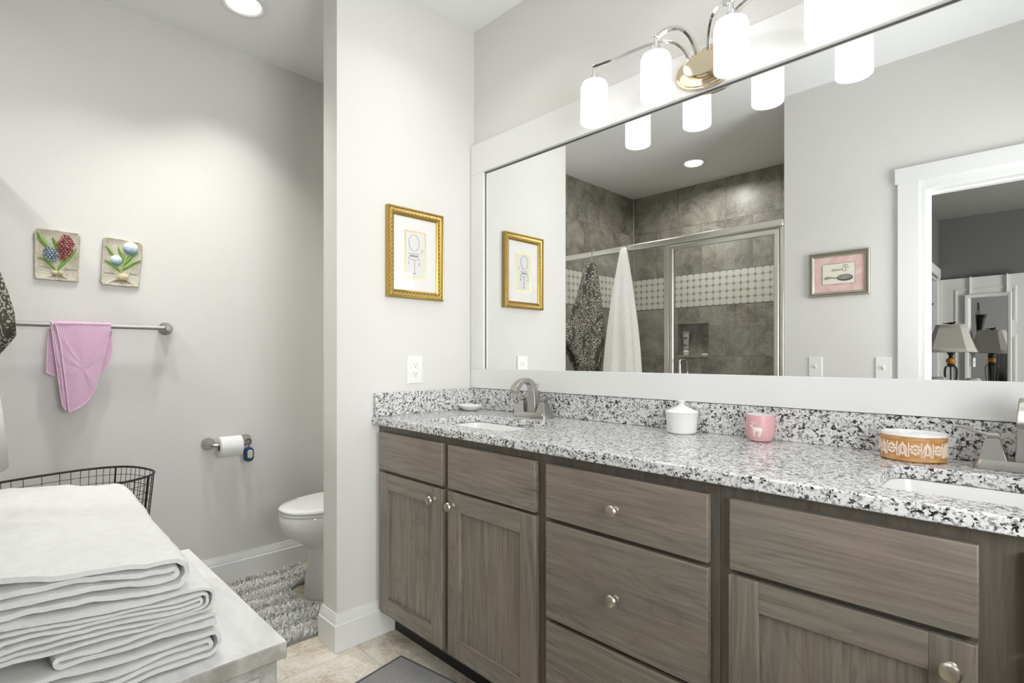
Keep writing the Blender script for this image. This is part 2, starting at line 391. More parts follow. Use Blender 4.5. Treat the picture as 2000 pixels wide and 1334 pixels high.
# ---- bedroom beyond the doorway
BYF = -6.2
BCEIL_SHADE = plain('bedroom_ceiling_shaded', (.33, .33, .315), .9)  # whitish ceiling; its dimness is put into this darker colour
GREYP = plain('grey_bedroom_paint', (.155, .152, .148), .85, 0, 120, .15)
CARPET = cloth('beige_carpet', (.42, .38, .32), 300, .6, .004)
boxes('floor_bedroom', CARPET, (-.1, 4.8, BYF-.12, -3.1, -.08, .001), (XR+.12, 4.8, -3.1, -1.9, -.08, .001), (1.09, XR+.12, -3.1, -1.9, .0005, .001))
boxes('ceiling_bedroom', BCEIL_SHADE, (-.1, 4.8, BYF-.12, -3.1, H, H+.08), (XR+.12, 4.8, -3.1, -1.78, H, H+.08))
boxes('wall_bedroom_far', GREYP, (.0, 4.8, BYF-.12, BYF, 0, H))
dy0, dy1 = -6.10, -5.32
boxes('wall_bedroom_left', GREYP, (.97, 1.09, dy1, -1.90, 0, H), (.97, 1.09, BYF, dy0, 0, H), (.97, 1.09, dy0, dy1, 2.05, H))
wx = 4.6
boxes('wall_bedroom_right', GREYP, (wx, wx+.12, BYF, -4.7, 0, H), (wx, wx+.12, -3.3, -1.9, 0, H), (wx, wx+.12, -4.7, -3.3, 0, .8), (wx, wx+.12, -4.7, -3.3, 2.1, H))
boxes('wall_bedroom_near', GREYP, (XR, wx, -1.90, -1.78, 0, H))
boxes('wall_hall', PAINT, (-.1, .0, -6.3, -5.0, 0, H), (0, .97, -5.12, -5.0, 0, H))
m = MB(); m.molding((wx+.0, -4.0, 1.45), (0, 1, 0), (0, 0, 1), (-1, 0, 0), 1.56, 1.46, [(0, 0), (0, .02), (.08, .02), (.08, -.08), (.03, -.08), (.03, 0)])
m.box(wx+.03, wx+.05, -4.70, -3.30, 1.44, 1.46)
win = struct('window_1', m, TRIM); m = MB(); m.box(wx+.036, wx+.042, -4.66, -3.34, .85, 2.05); m.build('pane', GLASS, win, smooth=0)
# cased hall doorway + open panelled door lying along the far wall
m = MB()
m.box(1.09, 1.108, dy1, dy1+.09, 0, 2.14); m.box(1.09, 1.108, dy0-.088, dy0, 0, 2.14); m.box(1.09, 1.112, dy0-.088, dy1+.09, 2.075, 2.175)
m.box(.972, 1.095, dy0, dy0+.02, 0, 2.05); m.box(.972, 1.095, dy1-.02, dy1, 0, 2.05); m.box(.972, 1.095, dy0, dy1, 2.03, 2.05)
struct('door_2', m, TRIM, bevel=.001)
m = MB(); ya, yb = -6.165, -6.13
x0, x1 = 1.115, 1.90
m.box(x0, x1, ya, yb, .01, 2.045)
pan = [(1.245, 1.765, 1.525, 1.925), (1.245, 1.765, .25, 1.40)]
leaf = struct('door_3', m, TRIM, bevel=.002); HG = Vector((1.115, -6.165, 0)); leaf.data.transform(Matrix.Translation(-HG)); leaf.location = HG
for a, b, c, d in pan:
    m = MB(); m.molding(((a+b)/2, yb, (c+d)/2), (1, 0, 0), (0, 0, 1), (0, 1, 0), b-a, d-c, [(0, -.001), (0, .004), (.012, .008), (.03, .003), (.03, -.001)])
    m.build('panel_moulding', TRIM, leaf, smooth=0)
for z in (1.79, 1.06, .25):
    m = MB(); m.box(1.109, 1.1125, -6.17, -6.10, z-.045, z+.045); m.cyl((1.114, -6.128, z-.047), (1.114, -6.128, z+.047), .006, n=8); m.build('hinge', SATIN, leaf)
leaf.rotation_euler.z = .12

# ================================================================== VANITY
CT0, CT1, CF = .885, .915, -.563
def knob(parent, x, z, y=-.547):
    m = MB(); m.lathe([(.009, 0), (.009, -.003), (.0055, -.006), (.005, -.016), (.010, -.020), (.0155, -.024), (.0165, -.028), (.0135, -.0325), (.006, -.035)], (x, y, z), 20, 'y')
    return m.build('knob', KNOBM, parent)
def slab(parent, name, x0, x1, z0, z1, mat):
    m = MB(); m.box(x0, x1, -.547, -.5275, z0, z1); return m.build(name, mat, parent, bevel=.0022, smooth=30)
def shaker(parent, x0, x1, z0, z1):
    w_ = .064; y0, y1 = -.547, -.5275
    m = MB(); m.box(x0+w_-.004, x1-w_+.004, -.536, -.529, z0+w_-.004, z1-w_+.004); d = m.build('door', WOODZ, parent, smooth=0)
    for a, b in ((x0, x0+w_), (x1-w_, x1)):
        m = MB(); m.box(a, b, y0, y1, z0, z1); m.build('stile', WOODZ, d, bevel=.0018, smooth=30)
    for a, b in ((z0, z0+w_), (z1-w_, z1)):
        m = MB(); m.box(x0+w_, x1-w_, y0, y1, a, b); m.build('rail', WOODX, d, bevel=.0008, smooth=30)
    return d
GV = 'vanity cabinets along the mirror wall'
def cabinet(label, x0, x1, opens, midrails):
    t = thing('vanity_cabinet', label, 'cabinet', ((x0+x1)/2, -.25, 0), GV)
    m = MB(); m.box(x0+.001, x1-.001, -.505, -.004, .10, .70); m.box(x0+.001, x0+.019, -.505, -.004, .70, CT0-.001); m.box(x1-.019, x1-.001, -.505, -.004, .70, CT0-.001)
    m.build('carcass', WOODFR, t, smooth=0)
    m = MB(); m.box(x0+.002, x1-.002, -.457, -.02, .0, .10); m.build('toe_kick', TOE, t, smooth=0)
    m = MB(); xs = [x0+.0005] + [v for o in opens for v in o] + [x1-.0005]
    for i in range(0, len(xs), 2): m.box(xs[i], xs[i+1], -.527, -.505, .10, CT0-.0008)
    for a, b in opens:
        for c, d in [(.10, .135), (.842, CT0-.0008)]+midrails: m.box(a, b, -.5265, -.505, c, d)
    m.build('face_frame', WOODFR, t, bevel=.0006, smooth=30); return t
c = cabinet('double-door vanity cabinet at the left end against the partition, under the first sink', .003, .930, [(.052, .450), (.508, .898)], [(.68, .715)])
slab(c, 'drawer_front', .037, .461, .703, .856, WOODX); slab(c, 'drawer_front', .494, .910, .703, .856, WOODX)
knob(shaker(c, .035, .460, .122, .691), .420, .650); knob(shaker(c, .494, .912, .122, .693), .528, .648)
c = cabinet('three-drawer vanity cabinet in the middle between the two sinks', .930, 1.461, [(.972, 1.42)], [(.68, .715), (.39, .43)])
for z0, z1 in ((.700, .855), (.411, .688), (.122, .399)): knob(slab(c, 'drawer', .953, 1.439, z0, z1, WOODX), 1.197, (z0+z1)/2-.006)
c = cabinet('vanity cabinet at the right edge of the photo under the second sink', 1.461, 2.398, [(1.50, 1.885), (1.965, 2.35)], [(.68, .715)])
slab(c, 'drawer_front', 1.488, 1.898, .702, .856, WOODX); slab(c, 'drawer_front', 1.952, 2.364, .702, .856, WOODX)
knob(shaker(c, 1.486, 1.897, .122, .690), 1.864, .645); knob(shaker(c, 1.952, 2.366, .122, .690), 1.986, .645)

# countertop with two rounded cut-outs
SINKS = [(.477, -.335), (1.95, -.335)]; SW, SD, SR = .225, .142, .045
def rrect(cx, cy, hw, hd, r, n=7):
    P = []
    for sx, sy, a0 in ((1, 1, 0), (-1, 1, 90), (-1, -1, 180), (1, -1, 270)):
        for k in range(n+1):
            a = math.radians(a0+90*k/n); P.append((cx+sx*(hw-r)+r*math.cos(a), cy+sy*(hd-r)+r*math.sin(a)))
    return P
top = thing('countertop', 'speckled white, grey and black granite worktop running over all the vanity cabinets', 'countertop', (1.2, -.28, CT0))
m = MB(); bm = m.bm
loops = [[(.002, CF), (2.40, CF), (2.40, -.001), (.002, -.001)]] + [rrect(x, y, SW, SD, SR) for x, y in SINKS]
edges = []; sides = []
for L in loops:
    vs = [bm.verts.new((x, y, CT1)) for x, y in L]; sides.append(L)
    edges += [bm.edges.new((vs[i], vs[(i+1) % len(vs)])) for i in range(len(vs))]
bmesh.ops.triangle_fill(bm, use_beauty=True, edges=edges)
r = bmesh.ops.extrude_face_region(bm, geom=bm.faces[:])
bmesh.ops.translate(bm, verts=[v for v in r['geom'] if isinstance(v, bmesh.types.BMVert)], vec=(0, 0, CT0-CT1))
m.build('slab', GRANITE, top, bevel=.004, bseg=3, smooth=35)
m = MB(); m.box(.024, 2.40, -.022, -.002, CT1+.0003, 1.013); m.build('backsplash', GRANITE, top, bevel=.0025)
m = MB(); m.box(.002, .0235, -.553, -.002, CT1+.0003, 1.013); m.build('side_splash', GRANITE, top, bevel=.0025)
for (x, y), lab in zip(SINKS, ('white rectangular undermount sink near the partition, by the white soap dish', 'white rectangular undermount sink beside the orange patterned bowl')):
    t = thing('sink', lab, 'sink', (x, y, .74), 'undermount sinks'); m = MB()
    R = [[(px, py, z) for px, py in rrect(x, y, hw, hd, rr)] for z, hw, hd, rr in (
        (CT0-.001, SW+.018, SD+.018, SR+.01), (CT0-.001, SW+.002, SD+.002, SR), (.865, SW-.001, SD-.001, SR), (.80, SW-.010, SD-.010, SR), (.765, SW-.03, SD-.03, SR-.01), (.752, SW-.075, SD-.06, .03), (.748, .03, .03, .029),
        (.742, .03, .03, .029), (.740, SW-.06, SD-.05, .03), (.755, SW-.02, SD-.02, SR-.01), (.80, SW+.002, SD+.002, SR), (.868, SW+.012, SD+.012, SR), (CT0-.009, SW+.018, SD+.018, SR+.01))]
    m.rings(R, closed=True); m.build('basin', PORC, t, smooth=50)
    m = MB(); m.lathe([(.0295, 0), (.0295, .003), (.02, .004), (.017, .001)], (x, y, .7485), 24); m.build('drain', CHROME, t)

def faucet(x, lab):
    z = CT1+.0005; t = thing('faucet', lab, 'faucet', (x, -.088, z), 'bathroom faucets')
    m = MB(); P0 = rrect(x, -.088, .091, .036, .012, 4); P1 = rrect(x, -.088, .084, .030, .010, 4)
    m.rings([[(a, b, z) for a, b in P0], [(a, b, z+.008) for a, b in P0], [(a, b, z+.021) for a, b in P1]]); m.build('base_plate', PEWTER, t, smooth=40)
    # spout: tapering square-section sweep that rises, arches forward and narrows
    path = [(-.082, .018), (-.084, .055), (-.087, .09), (-.094, .12), (-.108, .142), (-.130, .152), (-.154, .151), (-.175, .141), (-.191, .125), (-.203, .107)]
    hw = [.024, .021, .019, .017, .0155, .015, .015, .0155, .0165, .0175]; ht = [.020, .0175, .0155, .0135, .0115, .010, .0095, .010, .011, .012]
    m = MB(); m.tube([(x, a, z+b) for a, b in path], hw, 4, ry=ht, up=(1, 0, 0)); m.build('spout', PEWTER, t, bevel=.0025, smooth=35)
    m = MB(); m.hexa([(x-.018, -.075, z+.018), (x+.018, -.075, z+.018), (x+.018, -.056, z+.018), (x-.018, -.056, z+.018)], [(x-.014, -.074, z+.108), (x+.014, -.074, z+.108), (x+.014, -.060, z+.108), (x-.014, -.060, z+.108)])
    m.build('rear_column', PEWTER, t, bevel=.002)
    m = MB(); m.cyl((x, -.066, z+.105), (x, -.066, z+.124), .003, n=10); m.cyl((x, -.066, z+.122), (x, -.066, z+.137), .0065, .0075, 14); m.build('lift_rod', PEWTER, t)
    for s in (-1, 1):
        hx = x+s*.0585; m = MB()
        def q(h, zz): return [(hx-h, -.088-h, zz), (hx+h, -.088-h, zz), (hx+h, -.088+h, zz), (hx-h, -.088+h, zz)]
        m.hexa(q(.025, z+.019), q(.0115, z+.066)); m.hexa(q(.010, z+.066), q(.010, z+.070)); m.hexa(q(.0125, z+.070), q(.0125, z+.076))
        h = m.build('handle', PEWTER, t, bevel=.0012)
        m = MB(); m.tube([(hx-s*.010, -.088, z+.0755), (hx+s*.012, -.088, z+.0745), (hx+s*.032, -.088, z+.080), (hx+s*.050, -.088, z+.0865), (hx+s*.066, -.088, z+.088)], [.0035, .0035, .003, .003, .0028], 4, ry=[.011, .010, .009, .0085, .0075], up=(0, 0, 1)); m.build('lever', PEWTER, h, bevel=.001)
faucet(.477, 'brushed pewter two-handle faucet behind the first sink, near the partition')
faucet(1.95, 'brushed pewter two-handle faucet cut by the right edge of the photo')

# things on the counter
ZC = CT1+.0006
m = MB(); m.lathe([(.028, 0), (.040, .004), (.060, .015), (.071, .024), (.070, .0255), (.058, .0185), (.038, .009), (.001, .007)], (.094, -.105, ZC), 40, sx=.92, sy=.72)
single(m, 'soap_dish', PORC, 'small white boat-shaped soap dish in the granite corner', 'soap dish', (.094, -.105, ZC))
jx, jy = 1.134, -.080
t = thing('lidded_jar', 'white ceramic jar with a pointed lid beside the pink cup', 'jar', (jx, jy, ZC))
m = MB(); m.lathe([(.040, 0), (.0455, .004), (.0475, .012), (.0485, .040), (.051, .064), (.0525, .0665), (.047, .0665), (.045, .012), (.001, .009)], (jx, jy, ZC), 40); m.build('body', PORC, t)
m = MB(); m.lathe([(.0525, .0668), (.053, .0705), (.046, .0745), (.030, .080), (.016, .0865), (.008, .093), (.0065, .0975), (.0085, .1015), (.0125, .104), (.0105, .106), (.001, .1065)], (jx, jy, ZC), 40); m.build('lid', PORC, t)
LAB = plain('off_white_label', (.80, .80, .79), .5); LABG = plain('label_grey_print', (.66, .67, .66), .7)
ca = math.radians(-70)      # direction of the camera as seen from the counter
def onring(cx, cy, r, a, z, sx=1, sy=1): return (cx+r*math.cos(a)*sx, cy+r*math.sin(a)*sy, z)
m = MB(); m.strip([[onring(jx, jy, .0475+.0022*(h-.012)/.028+.0006, ca-.9+1.5*i/16, ZC+h) for i in range(17)] for h in (.014, .022, .032, .042, .050)]); m.build('label', LAB, t)
m = MB()
for k in range(26):
    a = ca-.80+.38*random.random(); h = .016+.03*random.random(); m.sphere(onring(jx, jy, .0492, a, ZC+h), .0028, 6, 4, 1, 1, random.uniform(.5, 1.6))
m.build('label_drawing', LABG, t)
# cup
ux, uy = 1.378, -.068
t = thing('cup', 'small pink tumbler with a white deer on it', 'cup', (ux, uy, ZC))
CUP = plain('pink_ceramic', (.74, .42, .43), .3)
cp = [(.024, 0), (.031, .003), (.036, .012), (.0385, .028), (.0395, .052), (.0385, .078)]
m = MB(); m.lathe(cp+[(.0355, .0785), (.0365, .050), (.035, .025), (.028, .008), (.001, .006)], (ux, uy, ZC), 40); o = m.build('body', CUP, t)
m = MB(); m.lathe([(.0385, .0781), (.0388, .0795), (.0362, .0795), (.0360, .070), (.0364, .050), (.0352, .026), (.028, .0085), (.001, .0068), (.001, .0062), (.028, .008), (.035, .025), (.0358, .05), (.0353, .0781)], (ux, uy, ZC), 40, caps=False); m.build('lining', PORC, t)
def cupr(h):
    for (r0, h0), (r1, h1) in zip(cp, cp[1:]):
        if h0 <= h <= h1: return r0+(r1-r0)*(h-h0)/(h1-h0)
    return .039
m = MB()
ca2 = math.radians(-74)
def deer(u, v):
    # u: metres around the cup to the right, v: height
    h = v; r = cupr(h)+.0007; a = ca2+(u/.039); return (ux+r*math.cos(a), uy+r*math.sin(a), ZC+h)
def rib(pts, wd):
    for (a, b), (c_, d) in zip(pts, pts[1:]):
        n_ = 5; L = math.hypot(c_-a, d-b); ox, oy = -(d-b)/L*wd/2, (c_-a)/L*wd/2
        m.strip([[deer(a+(c_-a)*i/n_+ox*k, b+(d-b)*i/n_+oy*k) for k in (-1, 0, 1)] for i in range(n_+1)])
s_ = .96
rib([(-.016, .038), (.006, .038)], .011); rib([(.004, .037), (.008, .034)], .008); rib([(-.0155, .038), (-.021, .047)], .005); rib([(-.019, .0475), (-.0265, .0475)], .0042)
rib([(-.0155, .036), (-.0145, .017)], .0034); rib([(-.0125, .035), (-.0125, .017)], .0022); rib([(.0005, .036), (-.002, .017)], .0028); rib([(.006, .036), (.001, .017)], .0030)
rib([(-.021, .049), (-.020, .056), (-.017, .063)], .0013); rib([(-.020, .050), (-.014, .054), (-.010, .060)], .0013); rib([(-.0195, .054), (-.022, .060)], .0011); rib([(-.015, .0535), (-.0145, .060)], .0011); rib([(-.013, .0545), (-.0115, .057)], .001)
m.build('deer_motif', plain('white_glaze', (.88, .82, .80), .3), t, smooth=0)
# floral bowl
bx, by = 1.747, -.095
t = thing('trinket_bowl', 'oval bowl carved with cream flowers on orange, beside the right sink', 'bowl', (bx, by, ZC))
def tanmat():
    a = N('tan_glaze', rough=.45); v = a.coord((1, 1, 6)); f = a.noise(v, 40, 3, .6)
    a.color(a.mix(a.ramp(f, [(.35, 0.), (.65, 1.)]), (.46, .20, .06), (.66, .40, .16))); return a.m
TAN = tanmat(); RELIEF = plain('cream_pink_relief', (.82, .66, .54), .5, 0, 60, .1, .001, .12)
BR = (.0665, .0565)
m = MB(); m.lathe([(.93, 0), (1.0, .003), (1.0, .010), (.975, .012), (.975, .048), (1.0, .050), (1.0, .060), (.97, .062), (.90, .058), (.88, .02), (.80, .010), (.01, .009)], (bx, by, ZC), 48, sx=BR[0], sy=BR[1]); m.build('body', TAN, t)
m = MB(); m.lathe([(1.0, .0602), (.985, .0665), (.93, .0665), (.895, .058), (.87, .02), (.79, .0108), (.01, .0098)], (bx, by, ZC), 48, sx=BR[0], sy=BR[1]); m.build('lining', PORC, t)
m = MB()
def bw(a, h, o=.0): return (bx+(.978+o)*BR[0]*math.cos(a), by+(.978+o)*BR[1]*math.sin(a), ZC+h)
for k in range(9):
    a0 = -PI+k*PI/8.5-.1
    if k % 2:
        for j in range(8): b_ = j*PI/4; m.sphere(bw(a0+.12*math.cos(b_), .030+.0095*math.sin(b_)), .0046, 7, 5, 1, .8, .8)
        m.sphere(bw(a0, .030), .004, 8, 6)
    else:
        for sgn in (-1, 1):
            m.tube([bw(a0+sgn*(.16-.15*q), .014+.034*q-.012*math.sin(q*PI), .01) for q in (0, .2, .4, .6, .8, 1)], [.0012, .0022, .0028, .0026, .002, .001], 6)
            m.tube([bw(a0+sgn*(.02+.13*q), .042-.022*q*q, .01) for q in (0, .25, .5, .75, 1)], [.001, .002, .0024, .002, .0008], 6)
        m.sphere(bw(a0, .020), .0038, 7, 5); m.sphere(bw(a0, .040), .003, 7, 5)
    m.tube([bw(a0+.185, h, .004) for h in (.013, .03, .047)], .0016, 6)
m.build('floral_relief', RELIEF, t)

# ================================================================== MIRROR + LIGHT
t = thing('mirror', 'large wall mirror in a wide flat white frame above the vanity', 'mirror', (1.2, -.001, 1.015))
x0, x1, z0, z1 = .004, 2.396, 1.0145, 2.187; ix0, ix1, iz0, iz1 = .090, 2.31, 1.107, 2.043
m = MB(); m.box(ix0-.02, ix1+.02, -.006, -.001, iz0-.02, iz1+.02); m.build('mirror_glass', MIRROR, t, smooth=0)
gap_mat = plain('gap_shade_grey', (.10, .098, .085), .5)  # dark strips stand in for shade in the gap between frame and glass
m = MB(); m.box(ix0+.0032, ix1-.0032, -.0085, -.0062, iz1-.0052, iz1+.002); m.build('gap_shade', gap_mat, t, smooth=0)
for a, b in ((ix0-.002, ix0+.003), (ix1-.003, ix1+.002)): m = MB(); m.box(a, b, -.0085, -.0062, iz0, iz1); m.build('gap_shade', gap_mat, t, smooth=0)
for a, b, c_, d in ((x0, x1, z0, iz0), (x0, x1, iz1, z1)):
    m = MB(); m.box(a, b, -.024, -.0065, c_, d); m.build('frame_rail', TRIM, t, bevel=.0012, smooth=30)
for a, b in ((x0, ix0), (ix1, x1)):
    m = MB(); m.box(a, b, -.0238, -.0065, iz0+.0003, iz1-.0003); m.build('frame_stile', TRIM, t, bevel=.0012, smooth=30)

lx, lz = 1.203, 2.108
t = thing('vanity_light', 'four-shade chrome vanity light mounted on the mirror frame', 'wall light', (lx, -.0245, lz))
m = MB(); m.lathe([(1, -.0005), (1, -.007), (.95, -.012), (.90, -.012), (.86, -.018), (.60, -.022), (.01, -.022)], (lx, -.0245, lz), 48, 'y', sx=.068, sy=.118); m.build('backplate', WARMN, t)
m = MB(); m.lathe([(1, -.020), (1, -.050), (.94, -.056), (.01, -.056)], (lx, -.0245, lz-.006), 40, 'y', sx=.036, sy=.068); m.build('boss', WARMN, t)
SX = [lx-.369, lx-.123, lx+.123, lx+.369]; SY = -.150
def bez(P, n=14):
    P = [Vector(p) for p in P]; out = []
    for i in range(n+1):
        q = i/n; a = [p.copy() for p in P]
        while len(a) > 1: a = [a[j].lerp(a[j+1], q) for j in range(len(a)-1)]
        out.append(a[0])
    return out
for i, x in enumerate(SX):
    sg = -1 if x < lx else 1; outer = i in (0, 3)
    if outer: P = [(lx+sg*.045, -.06, lz+.015), (lx+sg*.085, -.085, lz+.17), (lx+sg*.22, -.12, lz+.09), (x, SY, lz+.096)]
    else: P = [(lx+sg*.018, -.065, lz+.02), (lx+sg*.03, -.09, lz+.11), (lx+sg*.06, -.12, lz+.145), (x, SY, lz+.096)]
    m = MB(); m.tube(bez(P, 20), .0052, 4, ry=.0125)
    m.build('arm', CHROME, t, bevel=.001)
    m = MB(); m.cyl((x, SY, lz+.043), (x, SY, lz+.066), .016, .014, 20); m.cyl((x, SY, lz+.066), (x, SY, lz+.096), .007, n=14); m.sphere((x, SY, lz+.097), .010, 14, 8, 1, 1, .7); m.build('socket', CHROME, t)
    m = MB(); m.lathe([(.010, .045), (.034, .042), (.043, .036), (.0485, .022), (.0492, -.102), (.0478, -.105), (.0458, -.103), (.0455, .018), (.038, .031), (.010, .037)], (x, SY, lz), 36)
    sh = m.build('shade', SHADE, t)
    m = MB(); m.sphere((x, SY, lz-.02), .024, 14, 10, 1, 1, 1.3); m.build('bulb', SHADE, sh)

# recessed downlights
for (x, y, p, sp), lab in zip(CANS, ('round white recessed light in the ceiling above the toilet alcove', 'round white recessed light in the ceiling over the shower, seen in the mirror', 'added recessed ceiling light, out of view, near the partition before the first sink', 'added recessed ceiling light, out of view, before the middle drawers', 'added recessed ceiling light, out of view, before the second sink', 'added recessed ceiling light, out of view, above the wire basket')):
    t = thing('recessed_light', lab, 'ceiling light', (x, y, H-.001), 'recessed ceiling lights')
    m = MB(); m.lathe([(.100, -.0005), (.100, -.004), (.086, -.008), (.078, -.006), (.070, -.0007)], (x, y, H), 40, caps=False); m.build('trim_ring', WPLAST, t)
    m = MB(); m.lathe([(.069, -.0025), (.001, -.0022)], (x, y, H), 32, caps=False); m.build('lens', CANLENS, t)

# ================================================================== PARTITION WALL: picture + outlet
def ex(*p): return p
PX = .001
t = thing('framed_picture', 'gilt-framed sketch of an oval mirror over a pedestal sink on the partition', 'picture', (PX, -.350, 1.419))
O = (PX, -.350, 1.6145); U, Vv, NN = (0, 1, 0), (0, 0, 1), (1, 0, 0); W_, H_ = .294, .391
m = MB(); m.molding(O, U, Vv, NN, W_, H_, [(0, 0), (0, .022), (.004, .026), (.008, .024), (.010, .019), (.026, .015), (.028, .017), (.036, .011), (.036, 0)]); m.build('frame', GOLD, t, smooth=25)
m = MB(); m.molding(O, U, Vv, NN, W_, H_, [(.0105, .010), (.0105, .0172), (.0255, .0165), (.0255, .010)]); m.build('band_groove', GOLDDARK, t, smooth=0)
m = MB()
for side in range(4):
    L = W_ if side % 2 == 0 else H_; n = int((L-.03)/.0092)
    for k in range(n):
        s0 = -L/2+.015+(L-.03)*(k+.5)/n; ins = .018
        u, v = ((s0, -H_/2+ins), (W_/2-ins, s0), (s0, H_/2-ins), (-W_/2+ins, s0))[side]
        du, dv = ((1, .55), (.55, 1))[side % 2]
        c0 = (O[0]+.0175, O[1]+u, O[2]+v)
        m.sphere((c0[0], c0[1]+.0026*(k % 2*2-1)*(side % 2), c0[2]+.0026*(k % 2*2-1)*(1-side % 2)), .0043, 6, 5, .75, du, dv)
m.build('carved_band', GOLDLIGHT, t)
m = MB(); m.box(PX, PX+.008, -.350-.112, -.350+.112, 1.6145-.160, 1.6145+.160); m.build('mat_board', PAPER, t, smooth=0)
m = MB(); m.molding((PX+.008, -.350, 1.6145), U, Vv, NN, .112, .208, [(0, -.001), (0, .0012), (.003, .0012), (.003, .0004), (.007, .0002), (.007, -.001)]); m.build('fillet', GOLDLIGHT, t, smooth=0)
m = MB(); m.box(PX+.0075, PX+.0083, -.350-.05, -.350+.05, 1.6145-.098, 1.6145+.098); m.build('print', plain('pale_print', (.74, .73, .71), .85), t, smooth=0)
m = MB(); xs = PX+.0087
def oval(cy, cz, ry, rz, r, n=28): m.tube([(xs, cy+ry*math.cos(2*PI*k/n), cz+rz*math.sin(2*PI*k/n)) for k in range(n)], r, 4, closed=True, ry=.0003)
def stroke(pts, r=.0007): m.tube([(xs, y, z) for y, z in pts], r, 4, ry=.0003)
cy, cz = -.357, 1.6145
oval(cy, cz+.052, .028, .037, .0006); oval(cy, cz+.052, .025, .034, .0003)
stroke([(cy-.030, cz+.004), (cy+.030, cz+.004)], .0012); stroke([(cy-.022, cz-.006), (cy+.022, cz-.006)], .004); stroke([(cy-.026, cz-.012), (cy-.018, cz-.021), (cy, cz-.024), (cy+.018, cz-.021), (cy+.028, cz-.012)], .0012)
stroke([(cy+.003, cz-.024), (cy+.003, cz-.080)], .0016); stroke([(cy-.004, cz-.083), (cy+.010, cz-.083)], .0022)
for s in (-1, 1): stroke([(cy+s*.027, cz-.012), (cy+s*.030, cz-.030), (cy+s*.027, cz-.042)], .0011); oval(cy+s*.027, cz-.042, .004, .005, .0006, 10)
oval(cy+.043, cz+.018, .006, .007, .0008, 12); stroke([(cy+.043, cz+.025), (cy+.043, cz+.030)])
for k in range(5): stroke([(cy-.018+.009*k, cz-.009), (cy-.014+.009*k, cz-.003)], .0004)
m.build('sketch', LINEDARK, t, smooth=0)
m = MB(); m.box(PX+.0105, PX+.0115, -.350-.1105, -.350+.1105, 1.6145-.159, 1.6145+.159); m.build('glazing', PICGLASS, t, smooth=0)

def plate(name, label, cat, O, U, Nn, w_, h_, kind, group=None):
    U, Nn, O = Vector(U), Vector(Nn), Vector(O); Z = Vector((0, 0, 1)); t = thing(name, label, cat, O, group)
    m = MB(); R = []
    for i, d in ((0, 0), (0, .003), (.003, .0065)): R.append([O+U*a*(w_/2-i)+Z*b*(h_/2-i)+Nn*d for a, b in ((-1, -1), (1, -1), (1, 1), (-1, 1))])
    m.rings(R); m.build('cover_plate', WPLAST, t, bevel=.001)
    def blk(nm, u, v, du, dv, d0, d1, mat, par):
        mm = MB(); R = [[O+U*(u+a*du)+Z*(v+b*dv)+Nn*d for a, b in ((-1, -1), (1, -1), (1, 1), (-1, 1))] for d in (d0, d1)]; mm.rings(R); return mm.build(nm, mat, par, bevel=.0006)
    if kind == 'outlet':
        for v in (.0195, -.0195):
            mm = MB(); R = [[O+U*a+Z*(v+b)+Nn*d for a, b in rrect(0, 0, .0165, .0145, .010, 5)] for d in (.0063, .0078)]; mm.rings(R); f = mm.build('socket', WPLAST, t)
            for u in (-.0063, .0063): blk('slot', u, v+.0035, .0011, .0042 if u < 0 else .0035, .0077, .0080, DARK, f)
            blk('slot', 0, v-.0075, .0020, .0022, .0077, .0080, DARK, f)
    else:
        blk('toggle_collar', 0, 0, .0055, .012, .0063, .0078, WPLAST, t)
        mm = MB(); mm.hexa([O+U*a*.0042+Z*(b*.006-.002)+Nn*.0075 for a, b in ((-1, -1), (1, -1), (1, 1), (-1, 1))], [O+U*a*.0035+Z*(b*.004+.009)+Nn*.019 for a, b in ((-1, -1), (1, -1), (1, 1), (-1, 1))]); mm.build('toggle', WPLAST, t, bevel=.0006)
        for v in (.030, -.030):
            mm = MB(); mm.tube([O+Z*v+Nn*.006, O+Z*v+Nn*.0072], .003, 10); mm.build('screw', WPLAST, t)
    return t
plate('outlet', 'white double outlet on the partition above the granite splash', 'outlet', (.0005, -.348, 1.1065), (0, 1, 0), (1, 0, 0), .081, .124, 'outlet')

# ================================================================== LEFT WALL
# relief plaques
STONE = None
def stone():
    a = N('cast_stone', rough=.85); v = a.coord(); f = a.noise(v, 60, 4, .7); g = a.noise(v, 14, 3)
    a.color(a.mix(a.ramp(a.noise(v, 110, 3, .8), [(.30, 0.), (.43, 1.)]), (.30, .26, .18), a.mix(a.ramp(g, [(.35, 0.), (.65, 1.)]), (.46, .42, .32), (.66, .62, .52)))); a.bump(f, .8, .003); return a.m
STONE = stone(); GREEN = plain('leaf_green', (.21, .36, .08), .5, 0, 50, .2, .001, .35); GREENL = plain('leaf_light', (.36, .48, .17), .5)
BULB = plain('bulb_cream', (.62, .55, .33), .6, 0, 60, .1, .001, .2); ROOT = plain('root_brown', (.20, .15, .09), .8); INK = plain('brown_ink', (.10, .08, .06), .8)
def blossom(name, lo, hi):
    a = N(name, rough=.55); v = a.coord(); a.color(a.mix(a.ramp(a.voro(v, 190), [(.25, 0.), (.62, 1.)]), hi, lo)); return a.m
BLUEF = blossom('hyacinth_blue', (.12, .17, .23), (.58, .68, .75)); REDF = blossom('hyacinth_red', (.24, .05, .05), (.74, .33, .29))
TULIP = None
def tulip():
    a = N('pale_blue_tulip', rough=.45); v = a.coord(); q = a.sep(a.coord(kind='Generated')); f = a.math('ADD', q[2], a.math('MULTIPLY', a.math('SUBTRACT', a.noise(v, 60, 3), .5), .5))
    a.color(a.ramp(f, [(.18, (.20, .36, .42)), (.5, (.55, .65, .70)), (.72, (.78, .78, .80))])); return a.m
TULIP = tulip()
